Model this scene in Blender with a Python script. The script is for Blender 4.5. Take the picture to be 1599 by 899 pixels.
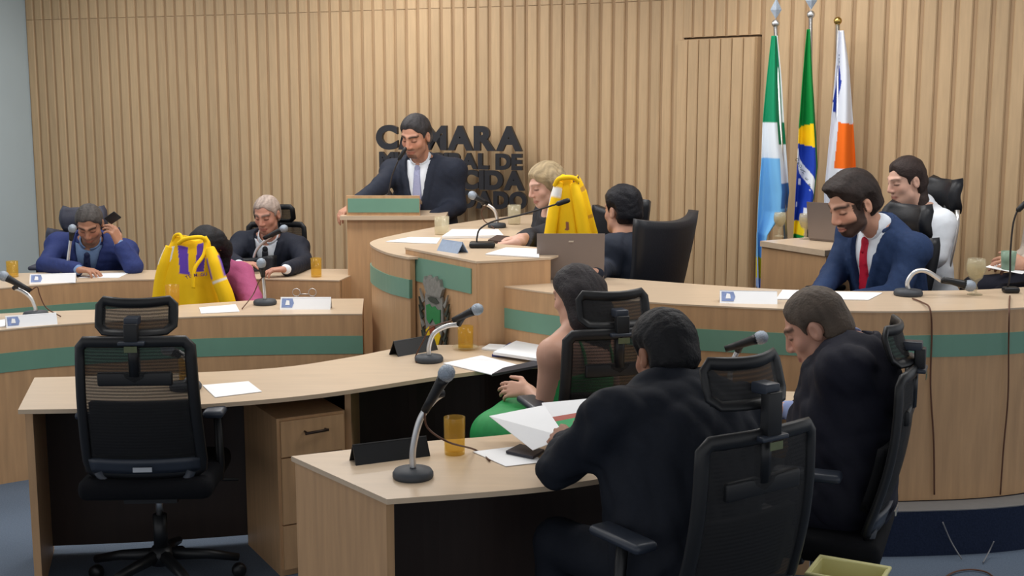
import bpy, bmesh, math, random
import numpy as np
from mathutils import Vector, Matrix
random.seed(7)
scene = bpy.context.scene
for o in list(bpy.data.objects): bpy.data.objects.remove(o, do_unlink=True)
COL = scene.collection

# ------------------------------------------------------------------ camera
CAM_H = 1.95; FPX = 2000.0; PITCH = math.atan(310.0 / FPX)
cd = bpy.data.cameras.new('camera'); cam = bpy.data.objects.new('camera', cd); COL.objects.link(cam)
cd.sensor_width = 36.0; cd.lens = 36.0 * FPX / 1599.0; cd.clip_end = 60
cam.location = (0, 0, CAM_H); cam.rotation_euler = (math.pi / 2 - PITCH, 0, 0)
scene.camera = cam
# ------------------------------------------------------------------ light
scene.view_settings.view_transform = 'Standard'; scene.view_settings.look = 'None'
scene.view_settings.exposure = 0.08; scene.view_settings.gamma = 1.0
scene.view_settings.use_curve_mapping = False
w = bpy.data.worlds.new('world'); scene.world = w; w.use_nodes = True
w.node_tree.nodes['Background'].inputs[0].default_value = (0.95, 0.97, 1.0, 1)
w.node_tree.nodes['Background'].inputs[1].default_value = 0.78
def area(x, y, sx, sy, e, col=(1, 0.985, 0.965)):
    l = bpy.data.lights.new('ceiling_lamp', 'AREA'); l.shape = 'RECTANGLE'; l.size = sx; l.size_y = sy; l.energy = e; l.color = col
    o = bpy.data.objects.new('ceiling_lamp', l); COL.objects.link(o); o.location = (x, y, 3.13)
for (x, y, e) in ((-3.0, 5.2, 30), (-0.9, 5.2, 26), (1.3, 5.0, 30), (-3.1, 7.5, 42), (-1.0, 7.3, 46), (1.1, 7.0, 46), (2.9, 5.6, 36), (-3.6, 9.6, 30), (-1.3, 9.0, 46), (-0.4, 3.2, 7)):
    area(x, y, 1.2, 0.6, e * 0.66)

def ray(px, py):
    u = (px - 799.5) / FPX; v = (449.5 - py) / FPX; c = math.cos(PITCH); s = math.sin(PITCH)
    return u, c + v * s, -s + v * c
def pz(px, py, z):
    a, b, d = ray(px, py); t = (z - CAM_H) / d
    return Vector((a * t, b * t, z))
def py_(px, py, Y):
    a, b, d = ray(px, py); t = Y / b
    return Vector((a * t, Y, CAM_H + d * t))

# ------------------------------------------------------------------ materials
def srgb(r, g, b):
    f = lambda c: (c / 255 / 12.92) if c / 255 <= 0.04045 else ((c / 255 + 0.055) / 1.055) ** 2.4
    return (f(r), f(g), f(b), 1)
MATS = {}
def mat(name, col, rough=0.5, metal=0.0, var=0.0, scale=20, bump=0.0, stretch=(1, 1, 1), spec=0.5, trans=0, ior=1.45, coat=0, sheen=0, rand=0.0):
    m = bpy.data.materials.new(name); m.use_nodes = True; nt = m.node_tree; b = nt.nodes['Principled BSDF']
    b.inputs['Base Color'].default_value = col; b.inputs['Roughness'].default_value = rough; b.inputs['Metallic'].default_value = metal
    b.inputs['Specular IOR Level'].default_value = spec; b.inputs['Transmission Weight'].default_value = trans; b.inputs['IOR'].default_value = ior
    b.inputs['Coat Weight'].default_value = coat
    b.inputs['Sheen Weight'].default_value = sheen
    if var or bump or rand:
        tc = nt.nodes.new('ShaderNodeTexCoord'); mp = nt.nodes.new('ShaderNodeMapping'); mp.inputs['Scale'].default_value = stretch
        nz = nt.nodes.new('ShaderNodeTexNoise'); nz.inputs['Scale'].default_value = scale; nz.inputs['Detail'].default_value = 5
        nt.links.new(tc.outputs['Object'], mp.inputs['Vector']); nt.links.new(mp.outputs[0], nz.inputs['Vector'])
        if rand:
            oi = nt.nodes.new('ShaderNodeObjectInfo'); va = nt.nodes.new('ShaderNodeVectorMath'); va.operation = 'ADD'
            ml = nt.nodes.new('ShaderNodeMath'); ml.operation = 'MULTIPLY'; ml.inputs[1].default_value = 37.0
            nt.links.new(oi.outputs['Random'], ml.inputs[0]); nt.links.new(mp.outputs[0], va.inputs[0]); nt.links.new(ml.outputs[0], va.inputs[1])
            nt.links.new(va.outputs[0], nz.inputs['Vector'])
        if var or rand:
            rp = nt.nodes.new('ShaderNodeMapRange'); rp.inputs[1].default_value = 0.25; rp.inputs[2].default_value = 0.75
            rp.inputs[3].default_value = 1 - var; rp.inputs[4].default_value = 1 + var
            nt.links.new(nz.outputs['Fac'], rp.inputs[0])
            mx = nt.nodes.new('ShaderNodeVectorMath'); mx.operation = 'SCALE'; mx.inputs[0].default_value = col[:3]
            sc = rp.outputs[0]
            if rand:
                r2 = nt.nodes.new('ShaderNodeMapRange'); r2.inputs[3].default_value = 1 - rand; r2.inputs[4].default_value = 1 + rand
                nt.links.new(oi.outputs['Random'], r2.inputs[0]); m2 = nt.nodes.new('ShaderNodeMath'); m2.operation = 'MULTIPLY'
                nt.links.new(r2.outputs[0], m2.inputs[0]); nt.links.new(sc, m2.inputs[1]); sc = m2.outputs[0]
            nt.links.new(sc, mx.inputs['Scale']); nt.links.new(mx.outputs[0], b.inputs['Base Color'])
        if bump:
            bp = nt.nodes.new('ShaderNodeBump'); bp.inputs['Strength'].default_value = bump; bp.inputs['Distance'].default_value = 0.01
            nt.links.new(nz.outputs['Fac'], bp.inputs['Height']); nt.links.new(bp.outputs[0], b.inputs['Normal'])
    MATS[name] = m
    return m
def colmat(name, rough=0.6, bump=0.0, spec=0.4, scale=60, sheen=0, coat=0):
    m = mat(name, (1, 1, 1, 1), rough, 0, 0, scale, bump, spec=spec, sheen=sheen, coat=coat); nt = m.node_tree
    a = nt.nodes.new('ShaderNodeAttribute'); a.attribute_name = 'Col'
    nt.links.new(a.outputs['Color'], nt.nodes['Principled BSDF'].inputs['Base Color'])
    return m
WOOD = srgb(193, 158, 119)
M_slat = mat('slat_wood', srgb(192, 163, 126), 0.55, 0, 0.08, 9, 0.03, (6, 6, 0.5), rand=0.07)
M_back = mat('backing_wood', srgb(168, 138, 104), 0.6, 0, 0.10, 9, 0, (6, 6, 0.5))
M_wood = mat('laminate_wood', srgb(191, 152, 112), 0.45, 0, 0.13, 7, 0.02, (5, 5, 0.45))
M_top = mat('laminate_top', srgb(201, 179, 153), 0.32, 0, 0.06, 7, 0, (0.7, 5, 5))
M_inner = mat('dark_brown_panel', srgb(46, 33, 28), 0.5, 0, 0.15, 7, 0, (5, 5, 0.5))  # modesty panels, a much darker brown than the other desk panels
M_green = mat('green_laminate', srgb(110, 152, 132), 0.4, 0, 0.03, 8)
M_wall = mat('pale_blue_paint', srgb(190, 206, 213), 0.8, 0, 0.02, 3)
M_ceil = mat('white_ceiling', srgb(225, 224, 220), 0.9, 0, 0.02, 3)
M_carpet = mat('blue_grey_carpet', srgb(96, 108, 124), 0.95, 0, 0.18, 160, 0.25, spec=0.1)
M_navy_carpet = mat('navy_carpet', srgb(38, 46, 66), 0.95, 0, 0.2, 120, 0.25, spec=0.1)
M_kerb = mat('grey_edge_trim', srgb(120, 120, 120), 0.5, 0.2, 0.05, 30)
M_letter = mat('black_sign_letters', srgb(40, 40, 44), 0.45, 0, 0.05, 30)
M_black = mat('black_plastic', srgb(17, 18, 21), 0.45, 0, 0.08, 30)
M_blackfab = mat('black_fabric', srgb(14, 15, 19), 0.85, 0, 0.15, 200, 0.15, spec=0.2)
M_leather = mat('black_leather', srgb(20, 22, 28), 0.48, 0, 0.1, 60, 0.1)
M_bluegrey = mat('slate_plastic', srgb(44, 50, 61), 0.4, 0, 0.05, 30)
M_chrome = mat('brushed_steel', srgb(212, 212, 212), 0.36, 1.0, 0.04, 40)
M_grille = mat('steel_grille', srgb(150, 160, 172), 0.5, 0.6, 0.25, 300, 0.4)
M_micbase = mat('grey_mic_base', srgb(58, 62, 68), 0.6, 0, 0.06, 60)
M_darkwire = mat('dark_cable', srgb(40, 34, 32), 0.6, 0, 0.05, 30)
M_browncable = mat('brown_cable', srgb(92, 58, 40), 0.6, 0, 0.05, 30)
M_paper = mat('white_paper', srgb(240, 241, 243), 0.8, 0, 0.015, 8)
M_folder = mat('blue_folder', srgb(58, 66, 130), 0.5, 0, 0.05, 30)
M_darkcover = mat('dark_cover', srgb(44, 42, 52), 0.5, 0, 0.05, 30)
M_logo = mat('pale_blue_print', srgb(128, 146, 190), 0.7, 0, 0.25, 40)
M_gold = mat('brass', srgb(190, 160, 90), 0.3, 1.0, 0.05, 30)
M_laptop = mat('grey_laptop_lid', srgb(134, 122, 116), 0.42, 0.25, 0.02, 10)
M_cream = mat('cream_plastic', srgb(216, 210, 150), 0.5, 0, 0.03, 20)
M_greenpaper = mat('green_print', srgb(60, 160, 100), 0.7, 0, 0.05, 20)
M_redprint = mat('red_print', srgb(176, 96, 84), 0.7, 0, 0.05, 20)
def glassmat(name, col, alpha, tint=None):
    m = bpy.data.materials.new(name); m.use_nodes = True; nt = m.node_tree; b = nt.nodes['Principled BSDF']
    b.inputs['Base Color'].default_value = col; b.inputs['Roughness'].default_value = 0.08
    b.inputs['Specular IOR Level'].default_value = 0.6
    tr = nt.nodes.new('ShaderNodeBsdfTransparent'); tr.inputs[0].default_value = (tint or tuple(0.75 + 0.25 * c for c in col[:3])) + (1,)
    mx = nt.nodes.new('ShaderNodeMixShader'); mx.inputs[0].default_value = alpha
    nt.links.new(tr.outputs[0], mx.inputs[1]); nt.links.new(b.outputs[0], mx.inputs[2])
    nt.links.new(mx.outputs[0], nt.nodes['Material Output'].inputs[0]); return m
M_amber = glassmat('amber_glass', srgb(226, 184, 84), 0.20, (0.95, 0.87, 0.60))
M_clear = glassmat('clear_glass', srgb(226, 218, 190), 0.26)
M_drink = glassmat('pale_drink', srgb(214, 196, 140), 0.32)
def meshmat():
    m = bpy.data.materials.new('chair_mesh'); m.use_nodes = True; nt = m.node_tree; b = nt.nodes['Principled BSDF']
    b.inputs['Base Color'].default_value = srgb(16, 16, 18); b.inputs['Roughness'].default_value = 0.7
    tc = nt.nodes.new('ShaderNodeTexCoord'); wv = nt.nodes.new('ShaderNodeTexWave'); wv.bands_direction = 'Z'; wv.inputs['Scale'].default_value = 26
    wv.inputs['Distortion'].default_value = 0.6
    nt.links.new(tc.outputs['Object'], wv.inputs['Vector'])
    mr = nt.nodes.new('ShaderNodeMapRange'); mr.inputs[3].default_value = 0.56; mr.inputs[4].default_value = 0.74
    nt.links.new(wv.outputs['Fac'], mr.inputs[0])
    tr = nt.nodes.new('ShaderNodeBsdfTransparent'); mx = nt.nodes.new('ShaderNodeMixShader')
    nt.links.new(mr.outputs[0], mx.inputs[0]); nt.links.new(tr.outputs[0], mx.inputs[1]); nt.links.new(b.outputs[0], mx.inputs[2])
    nt.links.new(mx.outputs[0], nt.nodes['Material Output'].inputs[0]); return m
M_mesh = meshmat()
M_cloth = colmat('printed_cloth', 0.7, 0.05, 0.3, 120)
M_skin = colmat('skin', 0.5, 0.03, 0.35, 90)
M_hair = colmat('hair', 0.6, 0.35, 0.25, 120)

# ------------------------------------------------------------------ mesh kit
class MB:
    def __init__(s): s.v = []; s.f = []; s.sm = []
    def add(s, vs, fs, smooth=False):
        n = len(s.v); s.v += [tuple(p) for p in vs]
        for f in fs: s.f.append(tuple(i + n for i in f)); s.sm.append(smooth)
        return s
    def hexa(s, p):
        return s.add(p, [(3, 2, 1, 0), (4, 5, 6, 7), (0, 1, 5, 4), (1, 2, 6, 5), (2, 3, 7, 6), (3, 0, 4, 7)])
    def box(s, c, d, rz=0.0, rx=0.0):
        c = Vector(c); R = Matrix.Rotation(rz, 3, 'Z') @ Matrix.Rotation(rx, 3, 'X'); h = [x / 2 for x in d]
        P = [c + R @ Vector((sx * h[0], sy * h[1], sz * h[2])) for sz in (-1, 1) for sx, sy in ((-1, -1), (1, -1), (1, 1), (-1, 1))]
        return s.hexa(P)
    def rbox(s, c, d, r=0.01, rz=0.0, rx=0.0, seg=3):
        bm = bmesh.new(); bmesh.ops.create_cube(bm, size=1)
        for v in bm.verts: v.co = Vector((v.co.x * d[0], v.co.y * d[1], v.co.z * d[2]))
        bmesh.ops.bevel(bm, geom=list(bm.edges) , offset=min(r, min(d) * 0.49), segments=seg, affect='EDGES', profile=0.5)
        R = Matrix.Rotation(rz, 3, 'Z') @ Matrix.Rotation(rx, 3, 'X'); bm.verts.index_update()
        vs = [Vector(c) + R @ v.co for v in bm.verts]; fs = [[v.index for v in f.verts] for f in bm.faces]; bm.free()
        return s.add(vs, fs, True)
    def tube(s, pts, r, n=8, closed=False, sx=1.0):
        pts = [Vector(p) for p in pts]; m = len(pts); rr = r if isinstance(r, (list, tuple)) else [r] * m
        vs = []; prev = None
        for i, p in enumerate(pts):
            if closed: t = pts[(i + 1) % m] - pts[i - 1]
            else: t = pts[min(i + 1, m - 1)] - pts[max(i - 1, 0)]
            t.normalize()
            if prev is None:
                a = Vector((0, 0, 1)) if abs(t.z) < 0.9 else Vector((1, 0, 0)); nrm = (a - t * a.dot(t)).normalized()
            else:
                nrm = prev - t * prev.dot(t)
                nrm = nrm.normalized() if nrm.length > 1e-6 else prev
            prev = nrm; bn = t.cross(nrm)
            for k in range(n):
                an = 2 * math.pi * k / n; vs.append(p + (nrm * math.cos(an) * sx + bn * math.sin(an)) * rr[i])
        fs = []
        for i in range(m if closed else m - 1):
            j = (i + 1) % m
            for k in range(n): fs.append((i * n + k, i * n + (k + 1) % n, j * n + (k + 1) % n, j * n + k))
        if not closed: fs += [tuple(reversed(range(n))), tuple((m - 1) * n + k for k in range(n))]
        return s.add(vs, fs, True)
    def lathe(s, prof, c=(0, 0, 0), n=24, axis=None):
        c = Vector(c); vs = []; Q = Vector((0, 0, 1)).rotation_difference(Vector(axis)).to_matrix() if axis is not None else Matrix.Identity(3)
        for (r, z) in prof:
            for k in range(n):
                a = 2 * math.pi * k / n; vs.append(c + Q @ Vector((r * math.cos(a), r * math.sin(a), z)))
        fs = []
        for i in range(len(prof) - 1):
            for k in range(n): fs.append((i * n + k, i * n + (k + 1) % n, (i + 1) * n + (k + 1) % n, (i + 1) * n + k))
        if prof[0][0] > 1e-6: fs.append(tuple(reversed(range(n))))
        if prof[-1][0] > 1e-6: fs.append(tuple((len(prof) - 1) * n + k for k in range(n)))
        return s.add(vs, fs, True)
    def sphere(s, c, r, n=12, sc=(1, 1, 1)):
        c = Vector(c); vs = []; fs = []
        for i in range(n + 1):
            th = math.pi * i / n
            for k in range(2 * n):
                a = math.pi * k / n; vs.append(c + Vector((r * sc[0] * math.sin(th) * math.cos(a), r * sc[1] * math.sin(th) * math.sin(a), r * sc[2] * math.cos(th))))
        for i in range(n):
            for k in range(2 * n): fs.append((i * 2 * n + k, (i + 1) * 2 * n + k, (i + 1) * 2 * n + (k + 1) % (2 * n), i * 2 * n + (k + 1) % (2 * n)))
        return s.add(vs, fs, True)
    def prism(s, poly, z0, z1):
        n = len(poly); A = sum(poly[i][0] * poly[(i + 1) % n][1] - poly[(i + 1) % n][0] * poly[i][1] for i in range(n))
        if A < 0: poly = poly[::-1]
        vs = [(p[0], p[1], z0) for p in poly] + [(p[0], p[1], z1) for p in poly]
        return s.add(vs, [tuple(reversed(range(n))), tuple(range(n, 2 * n))] + [(i, (i + 1) % n, n + (i + 1) % n, n + i) for i in range(n)])
    def strip(s, path, z0, z1, th):
        """upright wall along a plan path; th > 0 thickens to the left of the path"""
        P = [Vector((p[0], p[1])) for p in path]; m = len(P); O = []
        for i in range(m):
            t = (P[min(i + 1, m - 1)] - P[max(i - 1, 0)]).normalized(); O.append(P[i] + Vector((-t.y, t.x)) * th)
        for i in range(m - 1):
            a, b, c, d = P[i], P[i + 1], O[i + 1], O[i]
            q = [(a.x, a.y, z0), (b.x, b.y, z0), (c.x, c.y, z0), (d.x, d.y, z0), (a.x, a.y, z1), (b.x, b.y, z1), (c.x, c.y, z1), (d.x, d.y, z1)]
            s.hexa(q if th > 0 else [q[k] for k in (1, 0, 3, 2, 5, 4, 7, 6)])
        return s
    def surf(s, fn, nu, nv, th=0.0, smooth=True, wrap=False):
        """grid fn(u, v) -> point, given thickness th along its normals"""
        pts = [[Vector(fn(i / nu, j / nv)) for j in range(nv + 1)] for i in range(nu + (0 if wrap else 1))]
        NU = len(pts); vs = [p for row in pts for p in row]; W = nv + 1; fs = []
        R = range(NU if wrap else NU - 1)
        for i in R:
            for j in range(nv): a, b = i * W, ((i + 1) % NU) * W; fs.append((a + j, b + j, b + j + 1, a + j + 1))
        if th:
            nb = len(vs); off = []
            for i in range(NU):
                for j in range(W):
                    du = pts[(i + 1) % NU if wrap else min(i + 1, NU - 1)][j] - pts[i - 1 if wrap else max(i - 1, 0)][j]
                    dv = pts[i][min(j + 1, nv)] - pts[i][max(j - 1, 0)]
                    n = du.cross(dv); n = n.normalized() if n.length > 1e-9 else Vector((0, 0, 1)); off.append(pts[i][j] - n * th)
            f2 = [tuple(nb + k for k in reversed(f)) for f in fs]; vs = vs + off
            for i in R:
                a, b = i * W, ((i + 1) % NU) * W
                f2.append((a, nb + a, nb + b, b)); f2.append((b + nv, nb + b + nv, nb + a + nv, a + nv))
            if not wrap:
                for j in range(nv):
                    f2.append((j + 1, nb + j + 1, nb + j, j)); e = (NU - 1) * W; f2.append((e + j, nb + e + j, nb + e + j + 1, e + j + 1))
            fs = fs + f2
        return s.add(vs, fs, smooth)
    def mesh(s, name, off=(0, 0, 0)):
        me = bpy.data.meshes.new(name); o = Vector(off)
        me.from_pydata([tuple(Vector(v) - o) for v in s.v], [], s.f); me.polygons.foreach_set('use_smooth', s.sm); me.update(); return me
    def build(s, name, m, parent=None, world=True):
        off = parent_loc(parent) if (world and parent is not None) else (0, 0, 0)
        return link(name, s.mesh(name, off), m, parent)
def parent_loc(p):
    v = Vector((0, 0, 0))
    while p is not None: v += p.location; p = p.parent
    return v
def link(name, me, m=None, parent=None):
    o = bpy.data.objects.new(name, me); COL.objects.link(o)
    if m is not None and not me.materials: me.materials.append(m)
    if parent is not None: o.parent = parent
    return o
def tag(o, label, cat, group=None):
    o['label'] = label; o['category'] = cat
    if group: o['group'] = group
    return o
def thing(name, label, cat, loc=(0, 0, 0), rz=0.0, group=None):
    o = bpy.data.objects.new(name, None); COL.objects.link(o); o.empty_display_size = 0.1
    o.location = loc; o.rotation_euler = (0, 0, rz); return tag(o, label, cat, group)
def struct(o, label=None, cat=None):
    o['kind'] = 'structure'
    if label: o['label'] = label
    if cat: o['category'] = cat
    return o
def copy_tree(o, parent=None):
    c = o.copy(); COL.objects.link(c)
    if parent is not None: c.parent = parent
    for ch in list(o.children): copy_tree(ch, c)
    return c
def smooth_path(pts, n=8):
    P = [Vector(p) for p in pts]; out = []
    for i in range(len(P) - 1):
        a = P[max(i - 1, 0)]; b = P[i]; c = P[i + 1]; d = P[min(i + 2, len(P) - 1)]
        for k in range(n):
            t = k / n; out.append(0.5 * ((2 * b) + (c - a) * t + (2 * a - 5 * b + 4 * c - d) * t * t + (3 * b - a - 3 * c + d) * t ** 3))
    out.append(P[-1]); return out
def V2(path): return [(p[0], p[1]) for p in path]
def setcol(me, cols):
    a = me.attributes.new('Col', 'FLOAT_COLOR', 'POINT'); a.data.foreach_set('color', np.asarray(cols, np.float32).ravel())
# ------------------------------------------------------------------ room shell
PLAT = 0.20
fl = struct(MB().box((0, 6, -0.03), (16, 16, 0.06)).build('floor', M_carpet), 'blue-grey carpet floor of the council chamber', 'floor')
ce = struct(MB().box((0, 6.5, 3.2), (14, 13, 0.06)).build('ceiling', M_ceil), 'white ceiling above the chamber', 'ceiling')
WP = smooth_path([(-4.27, 11.48, 0), (-2.47, 10.72, 0), (-1.66, 10.36, 0), (-0.69, 9.88, 0), (0.1, 9.52, 0), (0.8, 9.11, 0), (1.15, 8.80, 0)], 24)
WP2 = smooth_path([(1.58, 8.24, 0), (1.98, 7.92, 0), (2.63, 7.52, 0), (3.5, 7.05, 0)], 24)
def resample(path, step, start=0.0):
    out = []; need = start; acc = 0.0
    for a, b in zip(path[:-1], path[1:]):
        L = (b - a).length
        while need <= acc + L:
            t = (need - acc) / L; out.append((a.lerp(b, t), (b - a).normalized())); need += step
        acc += L
    return out
dq0, dq1 = Vector((1.15, 8.80, 0)), Vector((1.58, 8.24, 0)); dqn = Vector((dq1.y - dq0.y, dq0.x - dq1.x, 0)).normalized() * 0.045
if dqn.y < 0: dqn = -dqn
wb = struct(MB().strip([(dq0.x + dqn.x, dq0.y + dqn.y), (dq1.x + dqn.x, dq1.y + dqn.y)], 0.0, 2.35, 0.03).strip(V2(WP), 0.0, 3.18, 0.06).strip([(1.15, 8.80), (1.58, 8.24)], 2.292, 3.18, 0.06).strip(V2(WP2), 0, 3.18, 0.06).build('wall_back', M_back), 'curved back wall clad in vertical oak slats', 'wall')
SW, SD = 0.077, 0.012
def slat_mesh(z0, z1):
    h = SW / 2; c = 0.007
    prof = [(-h, 0.0), (-h, -SD + c), (-h + c, -SD), (h - c, -SD), (h, -SD + c), (h, 0.0)]
    return MB().prism(prof, z0, z1).mesh('slat')
slat_lo = slat_mesh(0.0, 2.548); slat_hi = slat_mesh(2.552, 3.17); slat_mid = slat_mesh(2.294, 3.17); slat_door = slat_mesh(0.2, 2.285)
for me in (slat_lo, slat_hi, slat_mid, slat_door): me.materials.append(M_slat)
def put_slat(me, p, t, parent, off=0.0):
    o = link('slat', me, None, parent); n = Vector((t.y, -t.x, 0)); q = p + n * off
    o.location = q - parent_loc(parent) ; o.rotation_euler = (0, 0, math.atan2(t.y, t.x)); return o
for p, t in resample(WP, 0.1, 0.05):
    put_slat(slat_lo, p, t, wb); put_slat(slat_hi, p, t, wb)
for p, t in resample(WP2, 0.1, 0.06):
    put_slat(slat_lo, p, t, wb); put_slat(slat_hi, p, t, wb)
a, b = Vector((1.15, 8.80, 0)), Vector((1.58, 8.24, 0)); dt = (b - a).normalized(); dn = Vector((dt.y, -dt.x, 0)); DL = (b - a).length
for p, t in resample([a, b], DL / 7, DL / 14): put_slat(slat_mid, p, t, wb)
# concealed slatted door, a little proud of the wall
dr = MB()
q0, q1 = a + dn * 0.03 + dt * 0.008, b + dn * 0.03 - dt * 0.008
dr.hexa([tuple(v) for v in (Vector((q0.x, q0.y, 0.2)), Vector((q1.x, q1.y, 0.2)), Vector((q1.x, q1.y, 0.2)) - dn * 0.05, Vector((q0.x, q0.y, 0.2)) - dn * 0.05,
        Vector((q0.x, q0.y, 2.28)), Vector((q1.x, q1.y, 2.28)), Vector((q1.x, q1.y, 2.28)) - dn * 0.05, Vector((q0.x, q0.y, 2.28)) - dn * 0.05)])
door = struct(dr.build('door_1', M_back), 'concealed oak slat door in the curved wall beside the flags', 'door')
DW = MB().prism([(-0.044, 0), (-0.044, -0.022), (-0.038, -0.03), (0.038, -0.03), (0.044, -0.022), (0.044, 0)], 0.205, 2.275).mesh('slat'); DW.materials.append(M_slat)
for p, t in resample([q0, q1], (q1 - q0).length / 7, (q1 - q0).length / 14): put_slat(DW, p, t, door)
struct(MB().strip([(-5.6, 8.2), (-4.27, 11.48)], 0, 3.18, 0.08).build('wall_left', M_wall), 'smooth pale blue painted side wall', 'wall')

# ------------------------------------------------------------------ raised platform
F = smooth_path([(-0.17, 6.14, 0), (0.15, 5.82, 0), (0.56, 5.56, 0), (0.83, 5.45, 0), (1.34, 5.32, 0), (1.72, 5.31, 0), (2.2, 5.40, 0), (2.9, 5.75, 0)], 6)
B = smooth_path([(-0.02, 6.42, 0), (0.47, 6.27, 0), (0.92, 6.04, 0), (1.39, 5.86, 0), (2.01, 5.86, 0), (2.4, 5.96, 0), (2.8, 6.15, 0)], 6)
def off_path(path, d):
    out = []
    for i in range(len(path)):
        t = (path[min(i + 1, len(path) - 1)] - path[max(i - 1, 0)]).normalized(); out.append(path[i] + Vector((-t.y, t.x, 0)) * d)
    return out
PF = off_path(F, -0.13)
plat_poly = [(-0.35, 6.32)] + V2(PF) + [(3.4, 6.2), (3.45, 7.05)] + [(1.6, 8.2), (1.15, 8.78), (0.8, 9.08), (0.1, 9.49), (-0.69, 9.85), (-1.3, 10.1), (-1.3, 8.9), (-1.2, 7.95), (-0.8, 7.2), (-0.68, 6.7)]
pf = struct(MB().prism(plat_poly, 0.0, PLAT - 0.004).build('platform', M_navy_carpet), 'navy carpeted platform under the curved dais', 'platform')
tr = struct(MB().strip(V2(PF), PLAT - 0.004, PLAT, 0.12).build('trim_1', M_kerb), 'grey edge strip along the platform step', 'trim')

# ------------------------------------------------------------------ desks
def curved_desk(name, label, F, B, z0, zt, band, ends=(True, True), group=None):
    c = (sum((p for p in F), Vector()) / len(F)); r = thing(name, label, 'desk', (c.x, c.y, z0), 0, group)
    MB().prism(V2(F) + V2(B)[::-1], zt - 0.007, zt).build('desk_top', M_top, r)
    Fi = off_path(F, 0.002)
    MB().strip(V2(Fi), z0, zt - 0.007, 0.025).build('front_panel', M_wood, r)
    if band: MB().strip(V2(off_path(F, -0.001)), band[0], band[1], 0.02).build('green_band', M_green, r)
    for k, e in zip((0, -1), ends):
        if e:
            a = F[k].lerp(B[k], 0.07); b = F[k].lerp(B[k], 0.97)
            MB().strip([(a.x, a.y), (b.x, b.y)], z0, zt - 0.007, 0.025 if k == -1 else -0.025).build('end_panel', M_wood, r)
    return r
dais = curved_desk('dais_desk', 'long curved oak dais desk with a green band, below the flags', F, B, PLAT, 1.03, (0.83, 0.925), (True, False))
LF = smooth_path([(-3.1, 5.75, 0), (-2.52, 6.2, 0), (-2.18, 6.39, 0), (-1.67, 6.57, 0), (-1.2, 6.64, 0), (-0.79, 6.66, 0)], 6)
LB = smooth_path([(-3.4, 6.25, 0), (-2.72, 6.66, 0), (-2.06, 6.84, 0), (-1.5, 7.08, 0), (-1.2, 7.14, 0), (-0.84, 7.16, 0)], 6)
curved_desk('curved_desk', 'front curved oak desk with green band behind the empty mesh chair', LF, LB, 0.0, 0.78, (0.565, 0.662), (False, True))
KF = smooth_path([(-3.06, 7.54, 0), (-2.75, 7.74, 0), (-2.39, 7.88, 0), (-1.7, 7.93, 0), (-1.07, 7.86, 0)], 6)
KB = smooth_path([(-3.3, 8.14, 0), (-2.9, 8.24, 0), (-2.5, 8.30, 0), (-1.7, 8.38, 0), (-0.97, 8.36, 0)], 6)
curved_desk('curved_desk', 'rear curved oak desk with green band where two suited men sit', KF, KB, 0.0, 0.78, (0.56, 0.65), (True, True))

# president's table: rounded wing + taller front block with the coat of arms
WT = 1.12
A_, B_, C_ = pz(632, 386, 1.155), pz(744, 408, 1.155), pz(860, 402, 1.155)
r = thing('president_table', 'rounded oak head table below the black wall lettering', 'table', (-0.2, 7.3, PLAT))
wing = smooth_path([(A_.x + 0.03, A_.y - 0.12, 0), (-0.645, 6.55, 0), (-0.755, 6.85, 0), (-0.775, 7.05, 0), (-0.70, 7.3, 0), (-0.475, 7.78, 0), (-0.28, 8.1, 0), (-0.08, 8.40, 0), (0.15, 8.58, 0)], 6)
inner = smooth_path([(0.5, 8.35, 0), (0.22, 7.95, 0), (0.06, 7.5, 0), (0.02, 7.1, 0), (0.06, 6.75, 0), (0.2, 6.5, 0)], 6)
MB().prism(V2(wing) + V2(inner), WT - 0.012, WT).build('table_top', M_top, r)
MB().strip(V2(off_path(wing, -0.006)), PLAT, WT - 0.012, -0.03).build('curved_panel', M_wood, r)
MB().strip(V2(off_path(wing, 0.001))[:34], 0.91, 1.005, -0.02).build('green_band', M_green, r)
blk = thing('crest_block', 'oak front block with green band and coat of arms joining two desks', 'desk', ((A_.x + B_.x) / 2, (A_.y + B_.y) / 2, PLAT))
Ai, Ci = A_ + Vector((0.30, 0.28, 0)), C_ + Vector((0.12, 0.28, 0))
MB().prism([(A_.x, A_.y), (B_.x, B_.y), (C_.x, C_.y), (Ci.x, Ci.y), (Ai.x, Ai.y)], 1.145, 1.155).build('block_top', M_top, blk)
ab = (B_ - A_); ab.z = 0; abL = ab.length; ab.normalize(); an = Vector((ab.y, -ab.x, 0))
if an.y > 0: an = -an
MB().strip([(A_.x - an.x * 0.004, A_.y - an.y * 0.004), (B_.x - an.x * 0.004, B_.y - an.y * 0.004)], PLAT, 1.145, 0.03).build('front_panel', M_wood, blk)
MB().strip([(B_.x, B_.y + 0.004), (C_.x, C_.y + 0.004)], PLAT, 1.145, 0.03).build('side_panel', M_wood, blk)
p0, p1 = A_ + ab * abL * 0.04 + an * 0.0, A_ + ab * abL * 0.93
MB().strip([(p0.x + an.x * 0.002, p0.y + an.y * 0.002), (p1.x + an.x * 0.002, p1.y + an.y * 0.002)], 0.995, 1.115, 0.02).build('green_panel', M_green, blk)
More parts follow.
